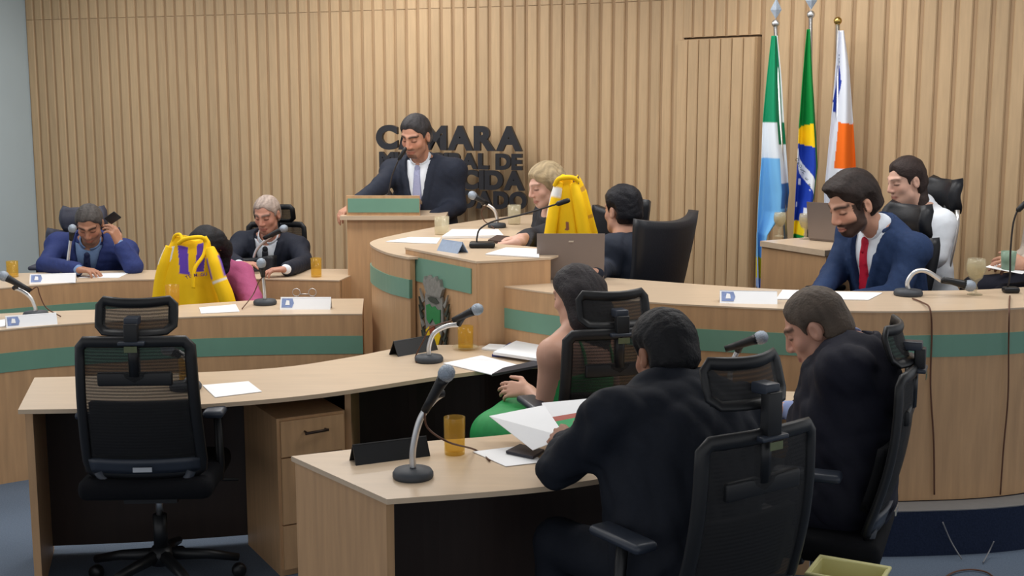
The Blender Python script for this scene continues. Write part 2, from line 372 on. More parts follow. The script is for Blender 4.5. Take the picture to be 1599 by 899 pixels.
# coat of arms, cut-out relief on the block (u along the face, z up)
cu = 0.44 * abL; cz = 0.80
def relief(poly, d0, d1):
    m = MB(); n = len(poly); vs = []
    for d in (d0, d1):
        for (u, z) in poly:
            p = A_ + ab * (cu + u) + an * d; vs.append((p.x, p.y, cz + z))
    m.add(vs, [tuple(range(n)), tuple(reversed(range(n, 2 * n)))] + [(i, n + i, n + (i + 1) % n, (i + 1) % n) for i in range(n)]); return m
M_silver = mat('pewter_relief', srgb(140, 138, 132), 0.5, 0.2, 0.2, 60); M_leaf = mat('dark_leaf_relief', srgb(60, 66, 58), 0.5, 0, 0.3, 60)
M_shg = mat('green_enamel', srgb(44, 132, 74), 0.4, 0, 0.05, 30); M_shy = mat('yellow_enamel', srgb(240, 196, 20), 0.4, 0, 0.05, 30); M_shr = mat('red_enamel', srgb(150, 66, 44), 0.4, 0, 0.05, 30)
arms = thing('coat_of_arms', 'small cut-out coat of arms with crown and laurel on oak block', 'emblem', A_ + ab * cu + an * 0.01 + Vector((0, 0, 0.72 - A_.z)))
relief([(-0.085, 0.20), (-0.05, 0.145), (0.075, 0.145), (0.10, 0.19), (0.082, 0.20), (0.07, 0.235), (0.05, 0.215), (0.03, 0.245), (0.0, 0.225), (-0.03, 0.245), (-0.055, 0.215), (-0.07, 0.235)], 0.003, 0.02).build('crown', M_silver, arms)
relief([(-0.075, 0.148), (0.085, 0.148), (0.09, 0.02), (0.06, -0.09), (0.0, -0.14), (-0.055, -0.09), (-0.08, 0.02)], 0.003, 0.013).build('shield', M_silver, arms)
relief([(-0.06, 0.09), (-0.03, 0.10), (-0.01, 0.085), (0.02, 0.095), (0.045, 0.08), (0.072, 0.085), (0.07, 0.02), (0.03, 0.005), (0.0, 0.03), (-0.03, 0.0), (-0.055, 0.02)], 0.014, 0.018).build('green_field', M_shg, arms)
relief([(-0.045, 0.128), (-0.02, 0.138), (0.03, 0.136), (0.06, 0.118), (0.03, 0.108), (-0.02, 0.112)], 0.014, 0.018).build('grey_hill', M_leaf, arms)
relief([(-0.065, -0.035), (-0.03, -0.012), (-0.02, -0.06), (-0.005, -0.125), (-0.05, -0.09)], 0.014, 0.018).build('yellow_field', M_shy, arms)
relief([(0.02, -0.03), (0.05, -0.02), (0.072, -0.05), (0.05, -0.10), (0.005, -0.13), (0.0, -0.08)], 0.014, 0.018).build('yellow_field', M_shy, arms)
relief([(-0.025, -0.012), (0.015, 0.0), (0.025, -0.02), (-0.002, -0.08), (-0.018, -0.06)], 0.018, 0.022).build('red_field', M_shr, arms)
for sgn in (-1, 1):
    for i in range(7):
        z = 0.12 - i * 0.042; u = sgn * (0.10 + 0.012 * math.sin(i)); L = 0.05
        relief([(u, z), (u + sgn * 0.032, z + L * 0.9), (u + sgn * 0.022, z + 0.008), (u + sgn * 0.006, z - 0.025), (u - sgn * 0.012, z - 0.012)], 0.003, 0.012).build('laurel_leaf', M_leaf if i % 3 else M_silver, arms)

# lectern
ly = 8.05; lx0, lx1 = py_(531, 330, ly).x, py_(616, 330, ly).x
lec = thing('lectern', 'oak lectern with a green front panel where a man speaks', 'lectern', ((lx0 + lx1) / 2 + 0.1, ly + 0.2, PLAT))
zl = py_(600, 337, ly).z; zt_ = py_(600, 306, ly).z; xr = py_(655, 306, ly).x; xs = py_(697, 338, ly + 0.05).x
MB().box(((lx0 + xs) / 2 + 0.01, ly + 0.22, (PLAT + zl - 0.025) / 2), (xs - lx0 - 0.06, 0.40, zl - 0.025 - PLAT)).build('body', M_wood, lec)
MB().box(((lx0 + xs) / 2, ly + 0.22, zl - 0.0125), (xs - lx0, 0.46, 0.025)).build('shelf', M_top, lec)
xl = py_(540, 306, ly).x
MB().box(((xl + xr) / 2, ly + 0.03, (zl + zt_) / 2), (xr - xl, 0.022, zt_ - zl)).build('front_board', M_wood, lec)
MB().box(((xl + xr) / 2 + 0.004, ly + 0.016, (zl + zt_) / 2 + 0.002), (xr - xl - 0.012, 0.008, (zt_ - zl) * 0.70)).build('green_panel', M_green, lec)
MB().box(((xl + xr) / 2, ly + 0.2, zt_ - 0.045), (xr - xl - 0.02, 0.34, 0.02), 0, math.radians(-10)).build('reading_slope', M_top, lec)

# clerk's desk beside the flags
e0, e1 = pz(1187, 376, 1.13), pz(1288, 391, 1.13); ed = (e1 - e0).normalized(); en = Vector((-ed.y, ed.x, 0))
cl = thing('clerk_desk', 'small oak side desk with two goblets and a laptop, under the flags', 'desk', ((e0.x + e1.x) / 2, (e0.y + e1.y) / 2 + 0.2, PLAT))
f0, f1 = e1 + en * 0.52, e0 + en * 0.52
e2 = e1 + ed * 0.45; f2 = e2 + en * 0.52
MB().prism([(e0.x, e0.y), (e1.x, e1.y), (f0.x, f0.y), (f1.x, f1.y)], 1.10, 1.13).build('desk_top', M_top, cl)
g0, g1 = e0 + en * 0.012, e1 + en * 0.012
MB().strip([(g0.x, g0.y), (g1.x, g1.y)], PLAT, 1.10, 0.025).build('front_panel', M_wood, cl)
for (s0, s1) in ((e0 + ed * 0.01, f1 + ed * 0.01), (e1 - ed * 0.035, f0 - ed * 0.035)):
    a2 = s0 + en * 0.04; MB().strip([(a2.x, a2.y), (s1.x, s1.y)], PLAT, 1.10, -0.025).build('side_panel', M_wood, cl)

# middle members' desk
MN = smooth_path([(-1.87, 4.72, 0), (-1.5, 4.75, 0), (-1.18, 4.81, 0), (-0.76, 4.98, 0), (-0.27, 5.32, 0), (0.10, 5.52, 0), (0.3, 5.56, 0)], 6)
MFa = smooth_path([(-2.01, 5.27, 0), (-1.5, 5.34, 0), (-1.03, 5.46, 0), (-0.74, 5.68, 0), (-0.48, 5.93, 0), (-0.17, 5.96, 0), (0.02, 5.86, 0), (0.3, 5.62, 0)], 6)
md = thing('member_desk', 'middle curved oak desk with drawer pedestal and open knee space', 'desk', (-1.0, 5.2, 0))
MB().prism(V2(MN) + V2(MFa)[::-1], 0.735, 0.752).build('desk_top', M_top, md)
MB().strip([(-1.855, 4.745), (-1.99, 5.25)], 0.0, 0.735, -0.028).build('end_panel', M_wood, md)
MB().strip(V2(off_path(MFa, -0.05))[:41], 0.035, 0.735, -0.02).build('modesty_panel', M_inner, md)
d0 = pz(546, 612, 0.727)
MB().strip([(d0.x, d0.y + 0.03), (d0.x - 0.03, d0.y + 0.62)], 0.0, 0.735, 0.025).build('divider_panel', M_wood, md)
h0, h1 = pz(434, 656, 0.655), pz(541, 642, 0.655); hd = (h1 - h0).normalized(); hn = Vector((-hd.y, hd.x, 0)); HW = (h1 - h0).length
def hp(u, v, z): q = h0 + hd * u + hn * v; return (q.x, q.y, z)
def hbox(u0, u1, v0, v1, z0, z1): return MB().hexa([hp(u0, v0, z0), hp(u1, v0, z0), hp(u1, v1, z0), hp(u0, v1, z0), hp(u0, v0, z1), hp(u1, v0, z1), hp(u1, v1, z1), hp(u0, v1, z1)])
ped = hbox(0, HW, 0.02, 0.44, 0.0, 0.655).build('pedestal', M_wood, md)
for (za, zb, han) in ((0.499, 0.645, True), (0.219, 0.493, True), (0.03, 0.213, True)):
    d = hbox(0.012, HW - 0.012, 0.002, 0.02, za, zb).build('drawer_front', M_wood, ped)
M_handle = mat('dark_bronze_handle', srgb(58, 44, 38), 0.4, 0.6, 0.05, 30)
for zc in (0.595, 0.40, 0.17):
    m = MB(); m.tube([hp(HW * 0.36, -0.022, zc - 0.004), hp(HW * 0.70, -0.022, zc)], 0.006, 6)
    for u in (0.38, 0.68): m.tube([hp(HW * u, 0.004, zc), hp(HW * u, -0.022, zc)], 0.004, 6)
    m.build('drawer_handle', M_handle, ped)

# near members' desk
NN = smooth_path([(-0.37, 3.65, 0), (0.12, 3.78, 0), (0.5, 4.0, 0), (0.8, 4.3, 0), (1.0, 4.65, 0), (1.24, 5.0, 0)], 6)
NF = smooth_path([(-0.73, 4.1, 0), (-0.33, 4.27, 0), (-0.04, 4.36, 0), (0.28, 4.52, 0), (0.5, 4.74, 0), (0.72, 5.08, 0)], 6)
nd = thing('member_desk', 'nearest curved oak desk with amber tumbler and a bulky black-suited man', 'desk', (0.1, 4.2, 0))
MB().prism(V2(NN) + V2(NF)[::-1], 0.735, 0.752).build('desk_top', M_top, nd)
MB().strip([(-0.375, 3.672), (-0.715, 4.085)], 0.0, 0.735, -0.028).build('end_panel', M_wood, nd)
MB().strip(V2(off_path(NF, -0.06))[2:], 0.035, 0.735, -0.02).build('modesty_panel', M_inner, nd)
MB().strip([(1.21, 4.985), (0.74, 5.06)], 0.0, 0.735, 0.025).build('end_panel', M_wood, nd)

# ------------------------------------------------------------------ wall lettering
def font_mesh(ch, ext, off):
    cu_ = bpy.data.curves.new('letter', 'FONT'); cu_.body = ch; cu_.extrude = ext; cu_.offset = off; cu_.resolution_u = 6
    o = bpy.data.objects.new('letter', cu_); COL.objects.link(o); dg = bpy.context.evaluated_depsgraph_get(); dg.update()
    me = bpy.data.meshes.new_from_object(o.evaluated_get(dg)); bpy.data.objects.remove(o); return me
LA, LB_ = py_(594, 258, 9.78), py_(827, 258, 9.42)
lt = (LB_ - LA); lt.z = 0; lL = lt.length; lt.normalize(); ln = Vector((lt.y, -lt.x, 0))
ln = ln if ln.y < 0 else -ln
LP = LA + ln * 0.06
sign = thing('wall_sign', 'black raised block letters naming the council on the slatted wall', 'sign', LP)
rot = Matrix((( lt.x, 0, ln.x), (lt.y, 0, ln.y), (0, 1, 0)))
def lz(py): return py_(715, py, 9.6).z - LP.z
for (txt, yt, yb, x0, x1) in (('CÂMARA', 196, 233, 0.0, 0.97), ('MUNICIPAL DE', 238, 262, 0.02, 0.97), ('APARECIDA', 264, 293, 0.0, 0.985), ('DO TABOADO', 296, 322, 0.0, 1.0)):
    zb, zt = lz(yb), lz(yt); caps = []; pen = 0.0
    for ch in txt:
        if ch == ' ': pen += 0.30; continue
        me = font_mesh(ch, 0.02, 0.052); xs_ = [v.co.x for v in me.vertices]; x_lo, x_hi = min(xs_), max(xs_)
        caps.append((me, pen - x_lo)); pen += (x_hi - x_lo) + 0.028
    pen -= 0.028; sx = (x1 - x0) * lL / pen; sz = (zt - zb) / 0.76
    for me, dx in caps:
        for v in me.vertices:
            l = Vector(((v.co.x + dx) * sx + x0 * lL, (v.co.y + 0.03) * sz, v.co.z * 0.9)); v.co = rot @ l + Vector((0, 0, zb))
        me.polygons.foreach_set('use_smooth', [False] * len(me.polygons)); me.materials.clear()
        link('letter', me, M_letter, sign)
# ------------------------------------------------------------------ smooth body modelling (distance fields -> one continuous surface)
f32 = np.float32
def nrm(v): v = np.asarray(v, float); return v / (np.linalg.norm(v) + 1e-12)
def axis_coords(lo, hi, h, fine=()):
    out = [lo]; x = lo
    while x < hi:
        s = h
        for (a, b, hf) in fine:
            if a <= x <= b: s = min(s, hf)
        x += s; out.append(x)
    return np.array(out, f32)
class Field:
    def __init__(s, lo, hi, h, fine=()):
        s.ax = [axis_coords(lo[i], hi[i], h, [(c[i] - r, c[i] + r, hf) for (c, r, hf) in fine]) for i in range(3)]
        s.D = np.full([len(a) for a in s.ax], 9.0, f32)
    def copy(s): n = Field.__new__(Field); n.ax = s.ax; n.D = s.D.copy(); return n
    def region(s, lo, hi):
        sl = []
        for i in range(3):
            a = np.searchsorted(s.ax[i], lo[i]); b = np.searchsorted(s.ax[i], hi[i]); sl.append(slice(max(a - 1, 0), min(b + 1, len(s.ax[i]))))
        sl = tuple(sl); X = s.ax[0][sl[0]][:, None, None]; Y = s.ax[1][sl[1]][None, :, None]; Z = s.ax[2][sl[2]][None, None, :]
        return sl, X, Y, Z
    def merge(s, sl, d, k, op):
        D = s.D[sl]
        if op == 'u':
            if k <= 0: s.D[sl] = np.minimum(D, d); return
            h = np.clip(0.5 + 0.5 * (D - d) / k, 0, 1); s.D[sl] = D + (d - D) * h - k * h * (1 - h)
        else:
            if k <= 0: s.D[sl] = np.maximum(D, -d); return
            h = np.clip(0.5 - 0.5 * (D + d) / k, 0, 1); s.D[sl] = D + (-d - D) * h + k * h * (1 - h)
    def cap(s, a, b, ra, rb, k=0.03, op='u'):
        a = np.asarray(a, float); b = np.asarray(b, float); m = k + 0.05
        lo = np.minimum(a - ra, b - rb) - m; hi = np.maximum(a + ra, b + rb) + m; sl, X, Y, Z = s.region(lo, hi)
        ba = b - a; L2 = ba @ ba + 1e-12; px, py, pz_ = X - f32(a[0]), Y - f32(a[1]), Z - f32(a[2])
        t = np.clip((px * f32(ba[0]) + py * f32(ba[1]) + pz_ * f32(ba[2])) / f32(L2), 0, 1)
        d = np.sqrt((px - t * f32(ba[0])) ** 2 + (py - t * f32(ba[1])) ** 2 + (pz_ - t * f32(ba[2])) ** 2) - (f32(ra) + f32(rb - ra) * t)
        s.merge(sl, d, k, op)
    def ell(s, c, M, rad, k=0.03, op='u'):
        """M columns = ellipsoid axes"""
        c = np.asarray(c, float); R = float(max(rad)); ext = np.sqrt(((np.asarray(M) * np.asarray(rad)) ** 2).sum(1)) + k + 0.05
        sl, X, Y, Z = s.region(c - ext, c + ext); q = []
        for i in range(3):
            m = M[:, i]; q.append((X - f32(c[0])) * f32(m[0]) + (Y - f32(c[1])) * f32(m[1]) + (Z - f32(c[2])) * f32(m[2]))
        k0 = np.sqrt(sum((q[i] / f32(rad[i])) ** 2 for i in range(3))) + 1e-6; k1 = np.sqrt(sum((q[i] / f32(rad[i] ** 2)) ** 2 for i in range(3))) + 1e-6
        s.merge(sl, k0 * (k0 - 1) / k1, k, op)
    def local(s, c, M):
        X, Y, Z = s.ax[0][:, None, None] - f32(c[0]), s.ax[1][None, :, None] - f32(c[1]), s.ax[2][None, None, :] - f32(c[2])
        return [X * f32(M[0, i]) + Y * f32(M[1, i]) + Z * f32(M[2, i]) for i in range(3)]
    def wrinkle(s, amp, freq, seed):
        rs = np.random.RandomState(seed); I = np.nonzero(np.abs(s.D) < 0.04); P = np.stack([s.ax[i][I[i]] for i in range(3)], 1); n = np.zeros(len(P), f32)
        for o in range(5):
            K = rs.normal(size=3) * freq * (1.0 + 0.5 * o); K2 = rs.normal(size=3) * freq * 0.5
            n += ((1 - 2 * np.abs(np.sin(0.5 * (P @ K + 2.0 * np.sin(P @ K2 + o) + rs.rand() * 6.28)))) / (1 + 0.35 * o)).astype(f32)
        s.D[I] += f32(amp) * n
    def mesh(s, name, off=(0, 0, 0)):
        D = s.D; S = D < 0; nx, ny, nz = D.shape; cnt = np.zeros((nx - 1, ny - 1, nz - 1), np.uint8)
        for i in (0, 1):
            for j in (0, 1):
                for k in (0, 1): cnt += S[i:nx - 1 + i, j:ny - 1 + j, k:nz - 1 + k]
        act = (cnt > 0) & (cnt < 8); I, J, K = np.nonzero(act); n = len(I)
        idx = np.full(act.shape, -1, np.int64); idx[I, J, K] = np.arange(n)
        acc = np.zeros((n, 3)); w = np.zeros(n)
        cor = [(i, j, k) for i in (0, 1) for j in (0, 1) for k in (0, 1)]
        for a in cor:
            for ax in range(3):
                if a[ax]: continue
                b = list(a); b[ax] = 1
                d0 = D[I + a[0], J + a[1], K + a[2]]; d1 = D[I + b[0], J + b[1], K + b[2]]; c = (d0 < 0) != (d1 < 0)
                t = np.where(c, d0 / np.where(c, d0 - d1, 1), 0)
                ii = [I + a[0], J + a[1], K + a[2]]; p = [s.ax[q][ii[q]].astype(float) for q in range(3)]
                jj = ii[ax] + 1; p[ax] = p[ax] + t * (s.ax[ax][np.minimum(jj, len(s.ax[ax]) - 1)] - p[ax])
                for q in range(3): acc[:, q] += np.where(c, p[q], 0)
                w += c
        Vv = acc / np.maximum(w, 1)[:, None]; Q = []
        for ax in range(3):
            o1, o2 = (ax + 1) % 3, (ax + 2) % 3
            lo = [slice(None)] * 3; hi = [slice(None)] * 3; lo[ax] = slice(0, -1); hi[ax] = slice(1, None)
            s0 = S[tuple(lo)]; s1 = S[tuple(hi)]; ch = np.nonzero(s0 != s1); pos = list(ch)
            ok = (pos[o1] > 0) & (pos[o2] > 0) & (pos[o1] < D.shape[o1] - 1) & (pos[o2] < D.shape[o2] - 1)
            pos = [p[ok] for p in pos]; fl_ = s0[tuple(pos)]; ids = []
            for (da, db) in ((-1, -1), (0, -1), (0, 0), (-1, 0)):
                q = [p.copy() for p in pos]; q[o1] = q[o1] + da; q[o2] = q[o2] + db; ids.append(idx[tuple(q)])
            q4 = np.stack(ids, 1); q4[~fl_] = q4[~fl_][:, ::-1]; Q.append(q4)
        Q = np.concatenate(Q); Q = Q[(Q >= 0).all(1)]
        me = bpy.data.meshes.new(name); me.vertices.add(n); me.vertices.foreach_set('co', (Vv - np.asarray(off)).astype(f32).ravel())
        me.loops.add(len(Q) * 4); me.loops.foreach_set('vertex_index', Q.ravel().astype(np.int32)); me.polygons.add(len(Q))
        me.polygons.foreach_set('loop_start', np.arange(0, len(Q) * 4, 4, dtype=np.int32)); me.polygons.foreach_set('use_smooth', np.ones(len(Q), bool))
        me.update(calc_edges=True); me.validate(); return me, Vv

def frame(fwd, up):
    u = nrm(up); f = np.asarray(fwd, float); f = nrm(f - u * (f @ u)); r = np.cross(f, u); return np.stack([r, f, u], 1)
def head_frame(fx, fy, pitch=0.0, roll=0.0):
    f0 = nrm([fx, fy, 0]); u0 = np.array([0, 0, 1.0]); r = np.cross(f0, u0); p = math.radians(pitch)
    f = f0 * math.cos(p) - u0 * math.sin(p); u = u0 * math.cos(p) + f0 * math.sin(p); q = math.radians(roll)
    return np.stack([r * math.cos(q) + u * math.sin(q), f, u * math.cos(q) - r * math.sin(q)], 1)
def lin(c): return np.array(srgb(*c)[:3])

def do_hand(B, wrist, d, n, side, curl=0.6, s=1.0, thumb=0.5, spread=1.0):
    d = nrm(d); n = np.asarray(n, float); n = nrm(n - d * (n @ d)); sd = np.cross(d, n) * side
    W = np.asarray(wrist, float); kn = []
    for i, o in enumerate((0.030, 0.010, -0.010, -0.029)):
        L = (0.085, 0.09, 0.086, 0.078)[i]; k = W + (d * L + sd * o * 1.0) * s; kn.append(k)
        B.cap(W + sd * o * 0.55 * s + d * 0.015 * s, k, 0.016 * s, 0.0115 * s, 0.012)
    for i, k in enumerate(kn):
        L = (0.072, 0.082, 0.076, 0.058)[i] * s; p = k; a = curl * (0.85 + 0.12 * i)
        fan = sd * (0.10, 0.03, -0.04, -0.12)[i] * spread
        for j, (fr, am) in enumerate(((0.46, 0.7), (0.31, 1.55), (0.23, 2.1))):
            an = a * am; dr_ = nrm(d * math.cos(an) + n * math.sin(an) + fan); q = p + dr_ * L * fr
            B.cap(p, q, (0.0098, 0.0088, 0.0078)[j] * s, (0.0088, 0.0078, 0.0068)[j] * s, 0.003); p = q
    t0 = W + (d * 0.022 + sd * 0.024) * s; d1 = nrm(d * 0.55 + sd * 0.75 + n * 0.35 * thumb); t1 = t0 + d1 * 0.045 * s
    d2 = nrm(d * 0.85 + sd * (0.45 - 0.5 * thumb) + n * 0.5 * thumb); t2 = t1 + d2 * 0.032 * s; t3 = t2 + nrm(d2 + n * 0.2 * thumb) * 0.026 * s
    B.cap(t0, t1, 0.017 * s, 0.0125 * s, 0.01); B.cap(t1, t2, 0.0115 * s, 0.010 * s, 0.003); B.cap(t2, t3, 0.010 * s, 0.008 * s, 0.003)

def person(label, pel, neck, head, face, torso_f, arms, skin=(176, 130, 104), hair=None, outfit=None, base_z=0.0, hs=1.0, wid=1.0, dep=1.0,
           legs='sit', leg_f=None, seed=1, beard=None, brow=(50, 40, 34), shw=0.175, hh=0.0075, lips=(150, 84, 76), knee_drop=0.0, thigh=0.42, fem=False, group='people at the council session', shrug=0.0):
    """arms: [(elbow, wrist, hand_dir, palm_normal, curl) left, right]; pel/neck/head in world metres"""
    pel, neck, head = (np.asarray(v, float) for v in (pel, neck, head))
    root = thing('person', label, 'person', (pel[0], pel[1], base_z), 0, group); off = np.array([pel[0], pel[1], base_z])
    H = head_frame(*face); U = nrm(neck - pel); T = frame((torso_f[0], torso_f[1], 0), U); R_, F_, U_ = T[:, 0], T[:, 1], T[:, 2]; L = np.linalg.norm(neck - pel)
    hl = lambda x, y, z: head + H @ (np.array([x, y, z]) * hs)
    sh = [neck - U_ * (0.07 - shrug) - R_ * shw * wid, neck - U_ * (0.07 - shrug) + R_ * shw * wid]
    Lf = nrm([*(leg_f or torso_f), 0]); Lr = np.cross(Lf, [0, 0, 1.0]); hips = [pel - Lr * 0.09 * wid, pel + Lr * 0.09 * wid]
    if legs == 'sit':
        knees = [h + Lf * thigh + np.array([0, 0, -0.02 - knee_drop]) + sg * Lr * 0.06 for h, sg in zip(hips, (-1, 1))]
        ank = [np.array([k[0], k[1], base_z + 0.08]) + Lf * 0.04 for k in knees]
    else:
        knees = [h + np.array([0, 0, -(h[2] - base_z) * 0.47]) + Lf * 0.03 for h in hips]; ank = [np.array([h[0], h[1], base_z + 0.08]) for h in hips]
    pts = [head, neck, pel] + knees + ank + [x for a in arms for x in (np.asarray(a[0]), np.asarray(a[1]) + nrm(a[2]) * 0.12)] + sh
    P = np.array(pts); lo, hi = P.min(0) - 0.27, P.max(0) + 0.27
    lo[2] = base_z - 0.02
    def torso(G, g=0.0):
        G.ell(pel + U_ * 0.02, T, (0.165 * wid + g, 0.125 * dep + g, 0.13 + g), 0.05)
        G.ell(pel + U_ * L * 0.36 + F_ * 0.015 * dep, T, (0.148 * wid + g, 0.118 * dep + g, 0.17 + g), 0.05)
        G.ell(pel + U_ * L * 0.70, T, (0.160 * wid + g, 0.112 * dep + g, 0.165 + g), 0.05)
        if fem:
            for sg in (-1, 1): G.ell(pel + U_ * L * 0.66 + F_ * 0.075 + R_ * sg * 0.065, T, (0.052 + g, 0.046 + g, 0.052 + g), 0.05)
        G.cap(sh[0], sh[1], 0.058 + g, 0.058 + g, 0.05)
        for q in sh: G.cap(neck + U_ * 0.012, q + U_ * 0.012, 0.040 + g, 0.046 + g, 0.04)
    def armsf(G, g=0.0, cut=0.0, r=(0.054, 0.044, 0.040, 0.027)):
        for q, a in zip(sh, arms):
            e, wv_ = np.asarray(a[0], float), np.asarray(a[1], float); wv_ = wv_ + nrm(e - wv_) * cut
            G.cap(q, e, r[0] + g, r[1] + g, 0.03); G.cap(e, wv_, r[2] + g, r[3] + g, 0.02)
    def legsf(G, g=0.0, cut=0.0):
        for h, k, a in zip(hips, knees, ank):
            G.cap(h, k, 0.085 + g, 0.06 + g, 0.04); G.cap(k, a + np.array([0, 0, cut]), 0.058 + g, 0.042 + g, 0.03)
    # ---- body
    fine = [(head, 0.135 * hs, 0.0048)] + [(np.asarray(a[1]) + nrm(a[2]) * 0.07, 0.11, 0.0065) for a in arms]
    B = Field(lo, hi, 0.0105, fine)
    torso(B); armsf(B); legsf(B)
    for a in ank: B.cap(a - np.array([0, 0, 0.035]), a - np.array([0, 0, 0.05]) + Lf * 0.15, 0.042, 0.03, 0.02)
    B.cap(hl(0, -0.018, -0.05), neck - U_ * 0.02, 0.052 * hs, 0.06, 0.03)
    B.ell(hl(0, -0.012, 0.035), H, np.array((0.074, 0.094, 0.088)) * hs, 0.02)
    B.ell(hl(0, 0.026, -0.030), H, np.array((0.058, 0.066, 0.078)) * hs, 0.03)
    B.ell(hl(0, 0.058, -0.088), H, np.array((0.028, 0.024, 0.022)) * hs, 0.025)
    for sg in (-1, 1):
        B.ell(hl(sg * 0.042, 0.052, -0.020), H, np.array((0.022, 0.022, 0.022)) * hs, 0.02)
        B.cap(hl(sg * 0.008, 0.084, 0.034), hl(sg * 0.045, 0.066, 0.036), 0.012 * hs, 0.010 * hs, 0.012)
        B.cap(hl(sg * 0.045, 0.02, -0.062), hl(sg * 0.02, 0.06, -0.088), 0.018 * hs, 0.014 * hs, 0.03)
        B.ell(hl(sg * 0.031, 0.091, 0.013), H, np.array((0.018, 0.012, 0.011)) * hs, 0.008, 's')
        B.ell(hl(sg * 0.031, 0.072, 0.012), H, np.array((0.0145, 0.0135, 0.0125)) * hs, 0.004)
        B.ell(hl(sg * 0.078, -0.014, 0.0), H, np.array((0.010, 0.020, 0.033)) * hs, 0.006)
        B.ell(hl(sg * 0.087, -0.008, 0.002), H, np.array((0.006, 0.010, 0.018)) * hs, 0.004, 's')
        B.ell(hl(sg * 0.012, 0.096, -0.027), H, np.array((0.010, 0.011, 0.008)) * hs, 0.008)
    B.cap(hl(0, 0.086, 0.026), hl(0, 0.106, -0.020), 0.009 * hs, 0.0125 * hs, 0.012)
    B.cap(hl(-0.020, 0.082, -0.054), hl(0.020, 0.082, -0.054), 0.0065 * hs, 0.0065 * hs, 0.006); B.ell(hl(0, 0.089, -0.054), H, np.array((0.018, 0.008, 0.006)) * hs, 0.006)
    B.ell(hl(0, 0.088, -0.067), H, np.array((0.018, 0.010, 0.008)) * hs, 0.006)
    for i, a in enumerate(arms): do_hand(B, a[1], a[2], a[3], -1 if i == 0 else 1, a[4] if len(a) > 4 else 0.6, 0.95 if fem else 1.03, 0.5)
    me, Vv = B.mesh('body', off)
    q = (Vv - head) @ H / hs; x, y, z = np.abs(q[:, 0]), q[:, 1], q[:, 2]; col = np.tile(lin(skin), (len(Vv), 1)); near = np.linalg.norm(q, axis=1) < 0.16
    def paint(m, c, a): m = np.clip(m, 0, 1)[:, None] * a; col[:] = col * (1 - m) + lin(c) * m
    g = lambda d, r: np.clip(1.3 - d / r, 0, 1)
    fr = near & (y > 0.03)
    paint(fr * g(np.hypot((x - 0.03) / 1.8, z + 0.012), 0.022), (188, 110, 92), 0.25)
    paint((fr & (y > 0.07)) * g(np.maximum(x - 0.022, 0) + np.abs(z + 0.061) * 1.0, 0.010), lips, 0.75)
    paint((fr & (y > 0.05)) * g(np.hypot(np.maximum(np.abs(x - 0.033) - 0.018, 0), np.abs(z - 0.037 + 0.25 * (x - 0.033) ** 2 * 20)), 0.0052 if fem else 0.0085), brow, 0.7 if fem else 0.95)
    paint((fr & (y > 0.05)) * g(np.hypot(np.maximum(np.abs(x - 0.032) - 0.012, 0), z - 0.006), 0.0045), (46, 32, 28), 0.85)
    paint((fr & (y > 0.05)) * g(np.hypot((x - 0.032) / 1.6, z - 0.018), 0.010), (120, 80, 66), 0.35)
    if beard:
        bc, ba, full = beard
        jaw = near * np.clip((-0.030 - z) / 0.012, 0, 1) * np.clip((y + 0.005) / 0.012, 0, 1)
        mouth = (np.hypot(x / 0.026, (z + 0.061) / 0.012) < 1) & (y > 0.07)
        side = near * (x > 0.05) * (y > 0.0) * (y < 0.045) * (z < 0.03) * (z > -0.08)
        mo = near * (y > 0.075) * g(np.hypot(np.maximum(x - 0.024, 0), z + 0.043), 0.007)
        if full: m = np.maximum(np.maximum(jaw, side), mo)
        else: m = np.maximum(mo, near * (y > 0.05) * np.clip((-0.072 - z) / 0.008, 0, 1) * (x < 0.032))
        m = m * (~mouth); paint(m, bc, ba)
        if not full: paint(jaw * 0.35 * (~mouth), bc, 1)
    setcol(me, np.concatenate([col, np.ones((len(col), 1))], 1)); body = link('body', me, M_skin, root)
    # ---- hair
    if hair:
        hc, style = hair[:2]; Hf = Field(head - 0.2 * hs - np.array([0, 0, 0.45 if style in ('long', 'pony') else 0.03]), head + 0.2 * hs, 0.0062 if style not in ('long', 'pony') else 0.0075)
        th = {'short': 0.012, 'crop': 0.007, 'swept': 0.022, 'bob': 0.016, 'long': 0.014, 'pony': 0.012, 'pixie': 0.020, 'curly': 0.017}[style]
        Hf.ell(hl(0, -0.014, 0.038), H, np.array((0.078 + th, 0.096 + th, 0.089 + th)) * hs, 0.0)
        Hf.ell(hl(0, -0.045, -0.025), H, np.array((0.066 + th, 0.062 + th, 0.075)) * hs, 0.03)
        for sg in (-1, 1): Hf.cap(hl(sg * 0.071, 0.012, 0.03), hl(sg * 0.069, 0.010, -0.012), 0.014 * hs, 0.007 * hs, 0.01)
        if style == 'swept': Hf.ell(hl(0, 0.045, 0.105), H, np.array((0.062, 0.055, 0.032)) * hs, 0.03)
        if style == 'pixie': Hf.ell(hl(0, -0.03, 0.085), H, np.array((0.07, 0.085, 0.055)) * hs, 0.03)
        lx, ly_, lz_ = Hf.local(head, H); lx, ly_, lz_ = lx / hs, ly_ / hs, lz_ / hs
        zz = np.array([-0.16, -0.03, -0.008, 0.0, 0.03, 0.05, 0.068, 0.082, 0.11, 0.2])
        yy = {'crop': [-0.036, -0.032, 0.008, 0.020, 0.026, 0.042, 0.056, 0.068, 0.10, 0.3], 'bob': [0.0, 0.008, 0.02, 0.026, 0.040, 0.060, 0.075, 0.092, 0.14, 0.3]}
        yy = yy['bob'] if style in ('bob', 'long') else [v + (0.006 if style in ('swept', 'pixie', 'pony') and v > 0 else 0) for v in yy['crop']]
        front = ly_ - np.interp(lz_, zz, yy) - 0.006 * np.sin(lx * 90) * (lz_ > 0.05)
